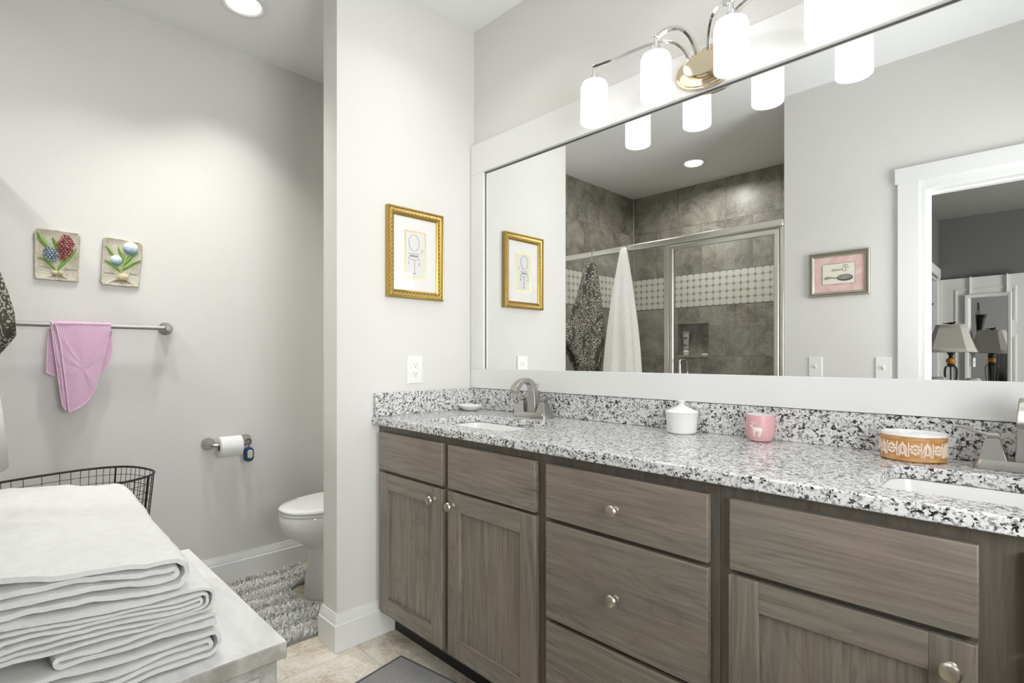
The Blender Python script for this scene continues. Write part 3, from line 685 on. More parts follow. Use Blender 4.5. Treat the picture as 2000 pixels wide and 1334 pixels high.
def slabp(parent, outline, x, th):
    cy = sum(p[0] for p in outline)/len(outline); cz = sum(p[1] for p in outline)/len(outline)
    P = []
    for (a, b), (c_, d) in zip(outline, outline[1:]+outline[:1]):
        n = max(1, int(math.hypot(c_-a, d-b)/.008))
        for k in range(n):
            q = k/n; y, z = a+(c_-a)*q, b+(d-b)*q; j = noise.noise((y*90, z*90, 1))*.0022; L = math.hypot(y-cy, z-cz); P.append((y+(y-cy)/L*j, z+(z-cz)/L*j))
    m = MB(); R = []
    for i, d in ((0, 0), (0, th*.6), (.004, th), (.008, th*.82), (.03, th*.8)):
        R.append([(x+d+.0008*noise.noise((y*120, z*120, i*9)), y-(y-cy)*i/.075, z-(z-cz)*i/.10) for y, z in P])
    m.rings(R); return m.build('slab', STONE, parent, smooth=40)
def leaf(m, pts, wid, x, lift=.004):
    n = 10; B = bez([(0, *p) for p in pts], n)
    R = []
    for i, b in enumerate(B):
        d = (B[min(i+1, n)]-B[max(i-1, 0)]).normalized(); w_ = wid*math.sin(PI*min(1, (i+.4)/(n+.4))**.8)+.0004; nx, nz = -d.z, d.y
        R.append([(x+lift*(1-abs(k))*1.0+.0015, b.y+nx*k*w_, b.z+nz*k*w_) for k in (-1, -.5, 0, .5, 1)]+[(x-.002, b.y+nx*k*w_, b.z+nz*k*w_) for k in (1, -1)])
    m.rings(R)
def petals(m, outline, x, n, r):
    cy = sum(p[0] for p in outline)/len(outline); cz = sum(p[1] for p in outline)/len(outline); k = 0
    def inside(y, z):
        c_ = False
        for (a, b), (d, e) in zip(outline, outline[1:]+outline[:1]):
            if (b > z) != (e > z) and y < (d-a)*(z-b)/(e-b)+a: c_ = not c_
        return c_
    ys = [p[0] for p in outline]; zs = [p[1] for p in outline]; row = 0; z = min(zs)
    while z < max(zs):
        y = min(ys)+(row % 2)*r
        while y < max(ys):
            if inside(y, z):
                e = 1-min(1, math.hypot((y-cy)/(max(ys)-min(ys))*2, (z-cz)/(max(zs)-min(zs))*2)); m.sphere((x+.003+.009*e, y+random.uniform(-.0008, .0008), z), r*random.uniform(.92, 1.12), 7, 5, 1.1, 1, 1)
            y += r*1.95
        z += r*1.7; row += 1
def script(m, y, z, x, w_, seed, r=.0006):
    rnd = random.Random(seed); P = []
    for k in range(26):
        q = k/25; P.append((x, y+w_*q+.0030*math.cos(k*2.1), z-.002*q+.0042*math.sin(k*2.1)*(2.0 if k < 3 else rnd.uniform(.3, 1.2))))
    m.tube(P, r*.55, 4)
GP = 'flower relief plaques above the towel bar'
XW = XL+.001; XF = XW+.0095
t = thing('wall_plaque', 'stone plaque with blue and red hyacinths in relief on the wall', 'wall decor', (XW, -1.483, 1.486), GP)
slabp(t, [(-1.559, 1.676), (-1.546, 1.700), (-1.483, 1.702), (-1.414, 1.699), (-1.407, 1.684), (-1.411, 1.589), (-1.413, 1.489), (-1.42, 1.486), (-1.483, 1.486), (-1.552, 1.487), (-1.558, 1.499), (-1.558, 1.596)], XW, .012)
m = MB(); leaf(m, [(-1.500, 1.618), (-1.530, 1.638), (-1.540, 1.66), (-1.547, 1.684)], .011, XF); leaf(m, [(-1.486, 1.595), (-1.480, 1.64), (-1.496, 1.655), (-1.500, 1.667)], .008, XF)
leaf(m, [(-1.489, 1.530), (-1.505, 1.560), (-1.525, 1.575), (-1.546, 1.579)], .006, XF); leaf(m, [(-1.483, 1.530), (-1.470, 1.565), (-1.438, 1.59), (-1.420, 1.634)], .0075, XF); m.build('leaves', GREEN, t)
m = MB(); petals(m, [(-1.514, 1.632), (-1.496, 1.622), (-1.481, 1.592), (-1.486, 1.566), (-1.504, 1.562), (-1.524, 1.574), (-1.531, 1.60), (-1.527, 1.622)], XF, 60, .0056); m.build('blue_blossom', BLUEF, t)
m = MB(); petals(m, [(-1.458, 1.687), (-1.438, 1.680), (-1.429, 1.647), (-1.440, 1.602), (-1.463, 1.572), (-1.477, 1.588), (-1.488, 1.634), (-1.481, 1.664)], XF, 80, .0058); m.build('red_blossom', REDF, t)
m = MB(); m.sphere((XF, -1.493, 1.520), .011, 14, 8, .7, 1, .95); m.sphere((XF, -1.474, 1.521), .010, 14, 8, .7, 1, .95); m.build('bulbs', BULB, t)
m = MB()
for k in range(11): m.tube([(XF+.001, -1.484+.002*(k-5), 1.510), (XF, -1.484+.0042*(k-5), 1.502), (XF, -1.484+.0068*(k-5)+.002*math.sin(k*3), 1.494+.002*math.cos(k*5))], .0007, 4)
m.build('roots', ROOT, t); m = MB(); script(m, -1.544, 1.541, XF+.0005, .042, 3); m.build('lettering', INK, t); m = MB(); script(m, -1.461, 1.538, XF+.0005, .042, 5); m.build('lettering', INK, t)
t = thing('wall_plaque', 'stone plaque with two pale blue tulips in relief on the wall', 'wall decor', (XW, -1.262, 1.483), GP)
slabp(t, [(-1.331, 1.690), (-1.322, 1.699), (-1.263, 1.698), (-1.190, 1.692), (-1.183, 1.680), (-1.184, 1.619), (-1.191, 1.559), (-1.197, 1.483), (-1.263, 1.482), (-1.332, 1.485), (-1.340, 1.496), (-1.337, 1.57)], XW, .012)
m = MB(); leaf(m, [(-1.285, 1.617), (-1.305, 1.625), (-1.305, 1.645), (-1.321, 1.660)], .0065, XF); leaf(m, [(-1.256, 1.585), (-1.250, 1.62), (-1.275, 1.635), (-1.274, 1.662)], .0075, XF); leaf(m, [(-1.268, 1.550), (-1.285, 1.575), (-1.305, 1.585), (-1.324, 1.596)], .0085, XF)
leaf(m, [(-1.258, 1.580), (-1.235, 1.60), (-1.225, 1.635), (-1.200, 1.644)], .0065, XF); leaf(m, [(-1.262, 1.555), (-1.245, 1.575), (-1.215, 1.600), (-1.190, 1.609)], .009, XF); m.build('leaves', GREEN, t)
m = MB(); m.tube([(XF+.002, -1.266, 1.540), (XF+.003, -1.258, 1.580), (XF+.003, -1.240, 1.630)], .003, 8); m.build('stem', GREENL, t)
m = MB(); m.sphere((XF+.002, -1.229, 1.659), .0285, 20, 12, .5, 1, 1.05); m.build('tulip_head', TULIP, t, smooth=60)
m = MB(); m.sphere((XF+.002, -1.283, 1.598), .0225, 20, 12, .5, 1, 1.05); m.build('tulip_head', TULIP, t, smooth=60)
m = MB()
for k in range(5): m.sphere((XF+.004*math.cos((k-2)*.6)-.002, -1.258+.0068*(k-2), 1.526), (.0120, .0155, .0170, .0155, .0120)[k], 14, 9, .6, .62, 1)
m.build('bulb', BULB, t); m = MB()
for k in range(12): m.tube([(XF+.001, -1.264+.003*(k-5.5), 1.511), (XF, -1.264+.0055*(k-5.5), 1.503), (XF, -1.264+.0085*(k-5.5), 1.496-.004*math.cos(k*4))], .0009, 4)
m.build('roots', ROOT, t); m = MB(); script(m, -1.328, 1.540, XF+.0005, .04, 8); m.build('lettering', INK, t); m = MB(); script(m, -1.232, 1.543, XF+.0005, .032, 9); m.build('lettering', INK, t)

# towel bar
BX, BZ = XL+.068, 1.297
t = thing('towel_bar', 'brushed metal towel bar on the left wall holding the pink towel', 'towel bar', (XW, -1.42, BZ))
m = MB(); m.cyl((BX, -1.70, BZ), (BX, -1.10, BZ), .0095, n=20); m.build('rod', BARM, t)
for y in (-1.092, -1.695):
    m = MB(); m.lathe([(.024, 0), (.030, .004), (.0295, .010), (.022, .034), (.017, .058), (.016, .076), (.013, .081), (.001, .082)], (XW, y, BZ), 28, 'x'); m.build('post', BARM, t)

# pink hair towel hung over the bar
m = MB(); TX = BX
def panel(outline, x, th, curve=.0, n=9):
    # pillow-like cloth panel between its outline and a thinner centre, x = outer face
    cy = sum(p[0] for p in outline)/len(outline); cz = sum(p[1] for p in outline)/len(outline); P = []
    for (a, b), (c_, d) in zip(outline, outline[1:]+outline[:1]):
        k_ = max(1, int(math.hypot(c_-a, d-b)/.012))
        for k in range(k_): q = k/k_; P.append((a+(c_-a)*q, b+(d-b)*q))
    R = [[(x-th, y, z) for y, z in P], [(x-th*.5, cy+(y-cy)*1.012, cz+(z-cz)*1.006) for y, z in P], [(x, y, z) for y, z in P]]
    for s in (.93, .8, .6, .35, .1): R.append([(x+.006*(1-s*s)+.004*noise.noise((y*14, z*14, 2.)), cy+(y-cy)*s, cz+(z-cz)*s) for y, z in P])
    m.rings(R)
front = [(-1.497, 1.303), (-1.313, 1.305), (-1.316, 1.283), (-1.330, 1.207), (-1.345, 1.13), (-1.356, 1.081), (-1.366, 1.026), (-1.384, .986), (-1.405, .960), (-1.428, .944), (-1.453, .934), (-1.454, .949), (-1.466, 1.081), (-1.480, 1.215), (-1.491, 1.28)]
s2 = [(-1.509, 1.301), (-1.496, 1.303), (-1.483, 1.215), (-1.468, 1.081), (-1.455, .949), (-1.463, .943), (-1.473, .964), (-1.488, 1.095), (-1.500, 1.208)]
bL = [(-1.516, 1.277), (-1.490, 1.277), (-1.482, 1.198), (-1.475, 1.088), (-1.503, 1.088), (-1.522, 1.100), (-1.520, 1.175)]
bR = [(-1.33, 1.283), (-1.308, 1.278), (-1.306, 1.182), (-1.317, 1.13), (-1.334, 1.104), (-1.36, 1.085), (-1.37, 1.15)]
panel(front, TX+.020, .008); panel(s2, TX+.0125, .009); panel(bL, TX-.006, .008); panel(bR, TX-.006, .008)
R = []      # the fold over the bar
for i in range(9):
    a = PI*i/8; R.append([(TX+.004+.0165*math.cos(a), y, 1.298+.0155*math.sin(a)+(.001*math.sin(y*60))) for y in [-1.508+.196*k/12 for k in range(13)]])
for rr, dz in ((-.0125, -.03), (-.010, -.08)): R.append([(TX+rr, y, 1.298+dz) for y in [-1.508+.196*k/12 for k in range(13)]])
R2 = [[(p[0]-.0 , p[1], p[2]) for p in r] for r in R]; m.strip(R2)
pk = m
t = thing('hair_towel', 'pink waffle-weave hair towel hanging over the towel bar', 'towel', (TX, -1.41, .934))
pk.build('cloth', PINK, t, smooth=55)
m = MB()
for L, x in ((front, TX+.0195), (s2, TX+.012), (bL, TX-.0055), (bR, TX-.0055)):
    P = []
    for (a, b), (c_, d) in zip(L, L[1:]+L[:1]):
        k_ = max(1, int(math.hypot(c_-a, d-b)/.0035))
        for k in range(k_): q = k/k_; P.append((x, a+(c_-a)*q, b+(d-b)*q))
    m.tube(P, [.0030+.0009*(i % 2) for i in range(len(P))], 6, closed=True)
m.build('overlock_edge', PINKEDGE, t)

# toilet paper holder
ty0, ty1, tz = -.910, -.735, .728
t = thing('toilet_paper_holder', 'brushed metal toilet paper holder on the left wall', 'toilet paper holder', (XW, -.822, tz))
TPX = XL+.076
for y in (ty0, ty1):
    m = MB(); m.lathe([(.022, 0), (.030, .003), (.0305, .010), (.024, .030), (.016, .048), (.0135, .062), (.012, .066)], (XW, y, tz), 28, 'x'); m.build('post', PEWTER, t)
m = MB(); m.tube([(XW+.060, ty0, tz), (TPX-.004, ty0+.003, tz-.001), (TPX, ty0+.010, tz-.002), (TPX, ty0+.045, tz-.002)], .0085, 12); m.tube([(XW+.060, ty1, tz), (TPX-.004, ty1-.003, tz-.001), (TPX, ty1-.010, tz-.002), (TPX, ty1-.045, tz-.002)], .0085, 12)
m.cyl((TPX, ty0+.04, tz-.002), (TPX, ty1-.04, tz-.002), .0075, n=14); m.build('arm', PEWTER, t)
ry0, ry1, rr = -.881, -.779, .050; rz = tz-.012
t = thing('toilet_roll', 'white toilet paper roll on its metal holder', 'toilet paper', (TPX, -.83, rz))
m = MB(); m.lathe([(.0205, 0), (rr-.002, 0), (rr, .0015), (rr, ry1-ry0-.0015), (rr-.002, ry1-ry0), (.0205, ry1-ry0)], (TPX, ry0, rz), 48, 'y', caps=False)
m.lathe([(.0205, 0), (.0205, ry1-ry0)], (TPX, ry0, rz), 48, 'y', caps=False)
m.build('paper', plain('tissue', (.84, .84, .83), .95, 0, 300, .2, .0005), t, smooth=40)
m = MB(); m.strip([[(TPX+rr*math.cos(a)+.0012, y, rz+rr*math.sin(a)) for y in (ry0+.001, ry1-.001)] for a in [PI*.42-k*.16 for k in range(13)]]+[[(TPX+.002, y, rz-rr-.002) for y in (ry0+.001, ry1-.001)]], ); m.build('loose_sheet', plain('tissue_sheet', (.85, .85, .84), .95), t, smooth=50)
m = MB(); m.lathe([(.0203, .0006), (.0203, ry1-ry0-.0006), (.0195, ry1-ry0-.0006), (.0195, .0006)], (TPX, ry0, rz), 32, 'y', caps=False); m.build('core', plain('cardboard', (.18, .14, .10), .9), t)
# blue hook light
hx, hy, hz = TPX+.004, -.742, .664
t = thing('hook_light', 'small navy blue work light hanging by its hook from the paper holder', 'light', (hx, hy, hz-.04))
NAVY = plain('navy_rubber', (.012, .05, .14), .4); TX2 = plain('lens_white', (.62, .64, .66), .25)
def stad(hw, hh, r): return rrect(hy, hz, hw, hh, r, 6)
m = MB(); m.rings([[(hx+d, a, b) for a, b in stad(.0235+g, .0365+g, .021+g)] for d, g in ((-.010, -.004), (-.008, 0), (.006, 0), (.011, -.004))]); m.build('body', NAVY, t, smooth=45)
m = MB(); m.rings([[(hx+d, a, b+.003) for a, b in rrect(hy+.003, hz, .0125+g, .021+g, .010, 6)] for d, g in ((.0105, 0), (.0125, 0), (.0135, -.003))]); ln = m.build('lens', TX2, t, smooth=45)
m = MB(); m.box(hx+.0134, hx+.0145, hy-.005, hy+.003, hz-.011, hz+.017); m.build('led_strip', plain('yellow_led', (.62, .60, .10), .5), ln, smooth=0)
m = MB(); m.tube([(hx, hy, hz+.036), (hx, hy, hz+.046), (hx+.001, hy+.006, hz+.052), (hx+.001, hy+.012, hz+.060), (hx+.001, hy+.011, hz+.070), (hx, hy+.002, hz+.0775), (hx, hy-.008, hz+.077), (hx, hy-.013, hz+.070)], .0022, 8); m.build('hook', BLACKM, t)

# ================================================================== TOILET
tx, tyc = -.55, -.40
t = thing('toilet', 'white two-piece toilet with its lid closed, half hidden by the partition', 'toilet', (tx, tyc, 0))
def egg(hw, f, b, z, yc=tyc, n=44, p=2.25):
    R = []
    for k in range(n):
        a = 2*PI*k/n; cx_, sy_ = math.cos(a), math.sin(a); e = 2/p
        X = hw*math.copysign(abs(cx_)**e, cx_); Y = (b if sy_ > 0 else f)*math.copysign(abs(sy_)**(e if sy_ > 0 else .95), sy_); R.append((tx+X, yc+Y, z))
    return R
m = MB(); m.rings([egg(.122, .205, .26, .001), egg(.120, .203, .26, .02), egg(.106, .192, .25, .10), egg(.098, .180, .24, .19), egg(.100, .180, .235, .235), egg(.128, .235, .225, .275), egg(.160, .287, .215, .315), egg(.174, .307, .21, .345), egg(.180, .312, .21, .356), egg(.183, .316, .21, .368), egg(.184, .317, .21, .405), egg(.182, .314, .21, .413), egg(.135, .26, .15, .413)])
m.build('bowl', PORC, t, smooth=50)
m = MB(); m.rings([egg(.181, .313, .20, .4135), egg(.184, .317, .20, .417), egg(.184, .317, .20, .428), egg(.181, .314, .20, .430)]); m.build('seat', PORC, t, smooth=45)
m = MB(); m.rings([egg(.180, .314, .20, .4318), egg(.185, .319, .20, .4345), egg(.185, .319, .20, .441), egg(.180, .312, .196, .4475), egg(.15, .27, .17, .450)]); m.build('lid', PORC, t, smooth=45)
m = MB(); m.rings([[(a, b, z) for a, b in rrect(tx, -.108, hw, hd, .03, 5)] for z, hw, hd in ((.40, .185, .088), (.42, .20, .095), (.74, .215, .10))]); m.box(tx-.11, tx+.11, -.23, -.03, .30, .40); m.build('tank', PORC, t, smooth=45)
m = MB(); m.rings([[(a, b, z) for a, b in rrect(tx, -.110, hw, hd, .03, 5)] for z, hw, hd in ((.7405, .222, .107), (.765, .222, .107), (.775, .212, .098))]); m.build('tank_lid', PORC, t, smooth=45)
m = MB(); m.cyl((tx-.15, -.208, .70), (tx-.15, -.222, .70), .012, n=14); m.tube([(tx-.15, -.222, .70), (tx-.12, -.224, .698), (tx-.085, -.222, .694)], .005, 8); m.build('flush_lever', CHROME, t)

# bath mat: shaggy, with a cut-out for the toilet foot
t = thing('bath_mat', 'grey and cream striped shaggy mat around the foot of the toilet', 'rug', (-.55, -.72, 0))
def shag():
    a = N('shaggy_pile', rough=1, spec=.05); v = a.coord(); q = a.sep(v)
    s = a.math('ADD', a.math('MULTIPLY', q[0], 8.2), a.math('MULTIPLY', a.noise(v, 7, 3), .55)); f = a.math('FRACT', s)
    st = a.ramp(f, [(0, (.74, .73, .69)), (.30, (.70, .69, .65)), (.36, (.48, .48, .46)), (.62, (.52, .52, .50)), (.70, (.82, .81, .77)), (1, (.78, .77, .73))])
    a.color(a.mix(a.ramp(a.noise(v, 70, 3, .7), [(.45, .0), (.8, .35)]), st, (.28, .28, .27))); return a.m
SHAG = shag()
outl = [(-.925, -1.12), (-.17, -1.12), (-.17, -.47), (-.40, -.47), (-.40, -.585), (-.445, -.635), (-.55, -.655), (-.655, -.635), (-.70, -.585), (-.70, -.47), (-.925, -.47)]
m = MB(); m.prism(outl, 'z', .001, .012); m.build('backing', plain('mat_backing', (.28, .28, .27), .95), t, smooth=0)
def pin(P, x, y):
    c_ = False
    for (a, b), (d, e) in zip(P, P[1:]+P[:1]):
        if (b > y) != (e > y) and x < (d-a)*(y-b)/(e-b)+a: c_ = not c_
    return c_
m = MB(); rnd = random.Random(4)
y = -1.10
while y < -.475:
    x = -.922
    while x < -.172:
        px_, py_ = x+rnd.uniform(-.004, .004), y+rnd.uniform(-.004, .004)
        if pin(outl, px_, py_):
            h = .018+.012*noise.noise((px_*9, py_*3, 0))+rnd.uniform(-.003, .006)
            if (px_*8.2+.2) % 1 > .7: h *= .75
            dx, dy = rnd.uniform(-.009, .009), rnd.uniform(-.009, .009); r_ = .0042
            b = [m.bm.verts.new((px_+r_*math.cos(k*2.094), py_+r_*math.sin(k*2.094), .010)) for k in range(3)]
            u = [m.bm.verts.new((px_+dx*.6+r_*1.1*math.cos(k*2.094+.4), py_+dy*.6+r_*1.1*math.sin(k*2.094+.4), .010+h*.7)) for k in range(3)]
            tp = m.bm.verts.new((px_+dx*1.3, py_+dy*1.3, .010+h))
            for k in range(3): m._f([b[k], b[(k+1) % 3], u[(k+1) % 3], u[k]]); m._f([u[k], u[(k+1) % 3], tp])
        x += .0075
    y += .0075
o = m.build('pile', SHAG, t, smooth=60); o['kind'] = 'stuff'
# grey ribbed mat
ang = math.radians(9); ox, oy = .222, -.560
def mr(u, v, z): return (ox+u*math.cos(ang)+v*math.sin(ang), oy+u*math.sin(ang)-v*math.cos(ang), z)
t = thing('floor_mat', 'grey ribbed floor mat in front of the vanity cabinet toe kick', 'rug', (ox, oy, 0))
RIB = cloth('grey_woven_mat', (.25, .245, .235), 500, .5, .002, .12)
m = MB(); nu = 200; R = [[mr(.004+.562*i/nu, .004+.86*k/300, .0085+.0016*math.sin(i*PI*.5)*(1-.3*(k//2 % 2))+.0013*(k % 2)) for i in range(nu+1)] for k in range(301)]; m.strip(R); m.build('weave', RIB, t, smooth=60)
m = MB(); m.hexa([mr(0, 0, .001), mr(.57, 0, .001), mr(.57, .868, .001), mr(0, .868, .001)], [mr(0, 0, .007), mr(.57, 0, .007), mr(.57, .868, .007), mr(0, .868, .007)]); m.build('base', plain('mat_rubber', (.06, .06, .06), .8), t, smooth=0)
m = MB(); m.tube([mr(0, 0, .007), mr(.57, 0, .007), mr(.57, .868, .007), mr(0, .868, .007)], .0055, 8, closed=True); m.build('binding', plain('mat_binding', (.09, .09, .09), .9), t)

# ================================================================== CHEST, TOWELS, BASKET
cx0, cx1, cy0, cy1, cz = -.245, .648, -1.63, -1.168, .46
t = thing('chest', 'whitewashed wooden chest carrying the folded white towels', 'chest', ((cx0+cx1)/2, -1.4, 0))
m = MB(); m.box(cx0, cx1, cy0, cy1, cz-.042, cz); lid = m.build('lid', [WASH, WASHTOP], t, bevel=.004, bseg=3)
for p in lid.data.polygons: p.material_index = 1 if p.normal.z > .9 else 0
m = MB(); m.box(cx0+.018, cx1-.018, cy0+.018, cy1-.018, .06, cz-.043); m.build('body', WASH, t, bevel=.002)
m = MB(); m.box(cx0+.008, cx1-.008, cy0+.010, cy1-.008, .03, .10); m.build('plinth', WASH, t, bevel=.004)
for x in (cx0+.05, cx1-.05):
    for y in (cy0+.05, cy1-.05): m = MB(); m.lathe([(.018, 0), (.024, .01), (.022, .03)], (x, y, .0005), 16); m.build('foot', WASH, t)
m = MB()
for a, b in ((cx0+.05, cx0+.42), (cx1-.42, cx1-.05)): m.molding(((a+b)/2, cy1-.018, .26), (1, 0, 0), (0, 0, 1), (0, 1, 0), b-a, .26, [(0, -.001), (0, .010), (.035, .010), (.04, .002), (.04, -.001)])
m.molding((cx1-.018, -1.40, .26), (0, 1, 0), (0, 0, 1), (1, 0, 0), .34, .26, [(0, -.001), (0, .010), (.035, .010), (.04, .002), (.04, -.001)]); m.build('panel_moulding', WASH, t, bevel=.001)

def serp(y0, y1, zs, order, start_right=True):
    """centre line of a folded towel in the y-z plane: order lists layer heights joined by U turns at alternating ends"""
    P = []; n = 18; RM = {}
    for k in range(len(order)-1):
        e = (k % 2 == 0) == start_right; RM[e] = max(RM.get(e, 0), abs(zs[order[k+1]]-zs[order[k]])/2)
    prev = None
    for k, zi in enumerate(order):
        z = zs[zi]; right = (k % 2 == 0) == start_right; sg = 1 if right else -1
        end = y1 if right else y0
        start = prev if prev is not None else ((y0 if right else y1)+sg*.012)
        last = k+1 == len(order); rb = 0 if last else abs(zs[order[k+1]]-z)/2
        stop = end-sg*(RM.get(right, 0)-rb)*1.1-sg*rb if not last else end-sg*.006
        for i in range(n+1): P.append((start+(stop-start)*i/n, z))
        if not last:
            zn = zs[order[k+1]]; up = 1 if zn > z else -1; m_ = 9
            for i in range(1, m_):
                q = -PI/2+PI*i/m_; P.append((stop+sg*rb*math.cos(q), (z+zn)/2+up*rb*math.sin(q)))
            prev = stop
    return P
def towel(label, order, nl, z0, z1, y0, y1, x0, x1, seed, far=1.0, sr=True, fill=.86):
    t_ = (z1-z0)/nl; zs = [z0+t_*(i+.5) for i in range(nl)]; C = serp(y0, y1, zs, order, sr); th = t_*fill
    m = MB(); nx = 40; rings = []
    def lift(x, y, z):
        q = ss(-1.38, -1.70, y); s = (x1-x)/(x1-x0)
        return (z-.46)*(1+.14*q+far*.16*s)+.46
    for i in range(nx+1):
        s = i/nx; x = x1+(x0-x1)*s; A = []; B = []
        for k in range(len(C)):
            a, b = C[max(k-1, 0)], C[min(k+1, len(C)-1)]; d = Vector((b[0]-a[0], b[1]-a[1])).normalized(); nrm = (-d.y, d.x); p = C[k]
            wv = t_*(.38*noise.noise((p[0]*9, p[1]*30, x*4+seed))+.20*noise.noise((p[0]*30, p[1]*90, x*18+seed)))
            xe = x+.012*noise.noise((p[0]*9, p[1]*70, seed*3.1))*(1-s)
            ye = p[0]+.007*noise.noise((x*7, p[1]*50, seed))
            for L, g in ((A, 1), (B, -1)):
                e = th/2*((.62, .90, 1)[i] if i < 3 else 1); zz = lift(xe, ye, p[1]+wv+nrm[1]*e*g); L.append((xe+(.006, .0045, 0)[i] if i < 3 else xe, ye+nrm[0]*e*g, max(zz, .4608)))
        rings.append(A+B[::-1])
    vs = [[m.bm.verts.new(p) for p in r] for r in rings]; n = len(vs[0]); h = n//2
    for a, b in zip(vs, vs[1:]):
        for j in range(n): m._f([a[j], a[(j+1) % n], b[(j+1) % n], b[j]])
    for a in (vs[0], vs[-1]):
        for j in range(h-1): m._f([a[j], a[j+1], a[n-2-j], a[n-1-j]])
    single(m, 'folded_towel', TERRY, label, 'towel', ((x0+x1)/2, (y0+y1)/2, z0), 'folded white towels on the chest', smooth=70)
towel('folded white towel lying on the chest lid, lowest of the stack', [1, 2, 0, 3], 4, .461, .527, -1.70, -1.306, -.16, .592, 1.3, .8)
towel('folded white towel second from the bottom of the stack, with a loose flap', [0, 1], 2, .529, .560, -1.60, -1.300, -.16, .584, 4.1, .9, False)
towel('folded white towel with tight nested folds just below the top one', [2, 3, 1, 4, 0, 5], 6, .562, .630, -1.70, -1.317, -.17, .582, 7.7, 1.0)
towel('folded white towel on top of the stack', [1, 2, 0, 3], 4, .632, .707, -1.70, -1.368, -.19, .562, 9.2, 1.0)

# wire basket
t = thing('wire_basket', 'tall black wire basket between the towels and the left wall', 'basket', (-.50, -1.50, 0))
ang = math.radians(15); bcx, bcy = -.490, -1.500
def bk(a, f, z):
    e = .72; cx_, sy_ = math.cos(a), math.sin(a); u = .195*f*math.copysign(abs(cx_)**e, cx_); v = .262*f*math.copysign(abs(sy_)**e, sy_)
    return (bcx+u*math.cos(ang)-v*math.sin(ang), bcy+u*math.sin(ang)+v*math.cos(ang), z)
BH = .718
def bf(z): return .74+.26*z/BH
m = MB(); m.tube([bk(2*PI*k/64, 1, BH) for k in range(64)], .0042, 8, closed=True); m.build('rim', BLACKM, t)
m = MB(); m.tube([bk(2*PI*k/64, bf(.006), .006) for k in range(64)], .004, 8, closed=True); m.build('base_ring', BLACKM, t)
m = MB()
for k in range(56): m.tube([bk(2*PI*k/56, bf(z), z) for z in (.006, .36, BH)], .0011, 5)
for i in range(1, 24):
    z = BH-i*.030
    m.tube([bk(2*PI*k/64, bf(z), z) for k in range(64)], .0011, 5, closed=True)
for k in range(9):
    u = -.13+.0325*k; m.tube([(bcx+u*math.cos(ang)-v*math.sin(ang), bcy+u*math.sin(ang)+v*math.cos(ang), .006) for v in (-.185, .185)], .0011, 5)
m.build('wire_mesh', BLACKM, t)
for a in (.75, 2.25, 3.9, 5.5): m = MB(); m.tube([bk(a, bf(z), z) for z in (.006, .36, BH)], .0032, 8); m.build('rib', BLACKM, t)

# ================================================================== SHOWER ENCLOSURE
SH = -1.79
t = thing('shower_enclosure', 'satin aluminium and glass shower enclosure seen in the mirror', 'shower', (-.07, SH, .10))
m = MB(); m.box(-.970, .845, SH-.022, SH+.026, 1.962, 2.010); m.build('header', SATIN, t, bevel=.010, bseg=3)
m = MB(); m.box(-.970, .845, SH-.018, SH+.018, .1006, .125); m.build('sill', SATIN, t, bevel=.002)
for a, b in ((-.971, -.955), (.040, .076), (.824, .845)): m = MB(); m.box(a, b, SH-.018, SH+.018, .125, 1.962); m.build('jamb', SATIN, t, bevel=.003)
m = MB(); m.box(-.955, .040, SH-.003, SH+.003, .125, 1.962); m.build('fixed_panel', GLASS, t, smooth=0)
m = MB(); m.molding((.449, SH, 1.047), (1, 0, 0), (0, 0, 1), (0, 1, 0), .738, 1.818, [(0, -.012), (0, .016), (.006, .020), (.026, .020), (.032, .014), (.032, -.012)]); d = m.build('door', SATIN, t, smooth=30)
m = MB(); m.box(.110, .788, SH-.003, SH+.003, .168, 1.926); m.build('pane', GLASS, d, smooth=0)
m = MB()
for s in (1, -1):
    y = SH+s*.055; m.tube([(.182, SH+s*.004, .96), (.182, y-s*.012, .96), (.182, y, .972), (.182, y, 1.05), (.182, y, 1.128), (.182, y-s*.012, 1.14), (.182, SH+s*.004, 1.14)], .0075, 12)
m.build('handle', CHROME, d)
# hooks over the header and the two towels
def hook(x, zb, lab):
    m = MB(); y = SH+.034
    m.tube([(x, SH-.030, 1.985), (x, SH-.030, 2.012), (x, SH-.015, 2.0205), (x, SH+.015, 2.0205), (x, y, 2.010), (x, y+.003, 1.97), (x, y+.004, zb+.02), (x, y+.018, zb+.004), (x, y+.034, zb+.012), (x, y+.037, zb+.028)], .0030, 8)
    single(m, 'towel_hook', CHROME, lab, 'hook', (x, y, zb), 'hooks over the shower header')
hook(-.585, 1.885, 'metal hook over the shower header holding the dark patterned towel'); hook(-.262, 1.955, 'metal hook over the shower header holding the plain white towel')
def drape(m, cx, cy, ztop, levels, folds, seed, hem, bulge=(), b0=.4):
    n = 96; R = []
    for s, hw, fw, bk_ in levels:       # s = 0 top..1 bottom, half width, front depth, back depth
        ring = []
        for k in range(n):
            a = 2*PI*k/n; c_, s_ = math.cos(a), math.sin(a); amp = .30*ss(0, .35, s)
            fo = 1+amp*(.55*math.sin(folds*a+seed+1.2*s)+.45*math.sin((folds*2-1)*a*.5*2/2+seed*2.3))
            x = cx[0]+(cx[1]-cx[0])*s+hw*math.copysign(abs(c_)**.85, c_)*(1+.06*math.sin(a*5+seed)*s); dep = fw if s_ > 0 else bk_
            y = cy+dep*s_*(fo if s_ > 0 else 1); L = ztop-hem(a)
            for a0, wd, dx, dy in bulge:
                g = math.exp(-((a-a0)/wd)**2)*ss(b0, .97, s); x += dx*g; y += dy*g
            ring.append((x, y, ztop-L*s))
        R.append(ring)
    m.rings(R, True, False)
m = MB(); SB = SH+.052
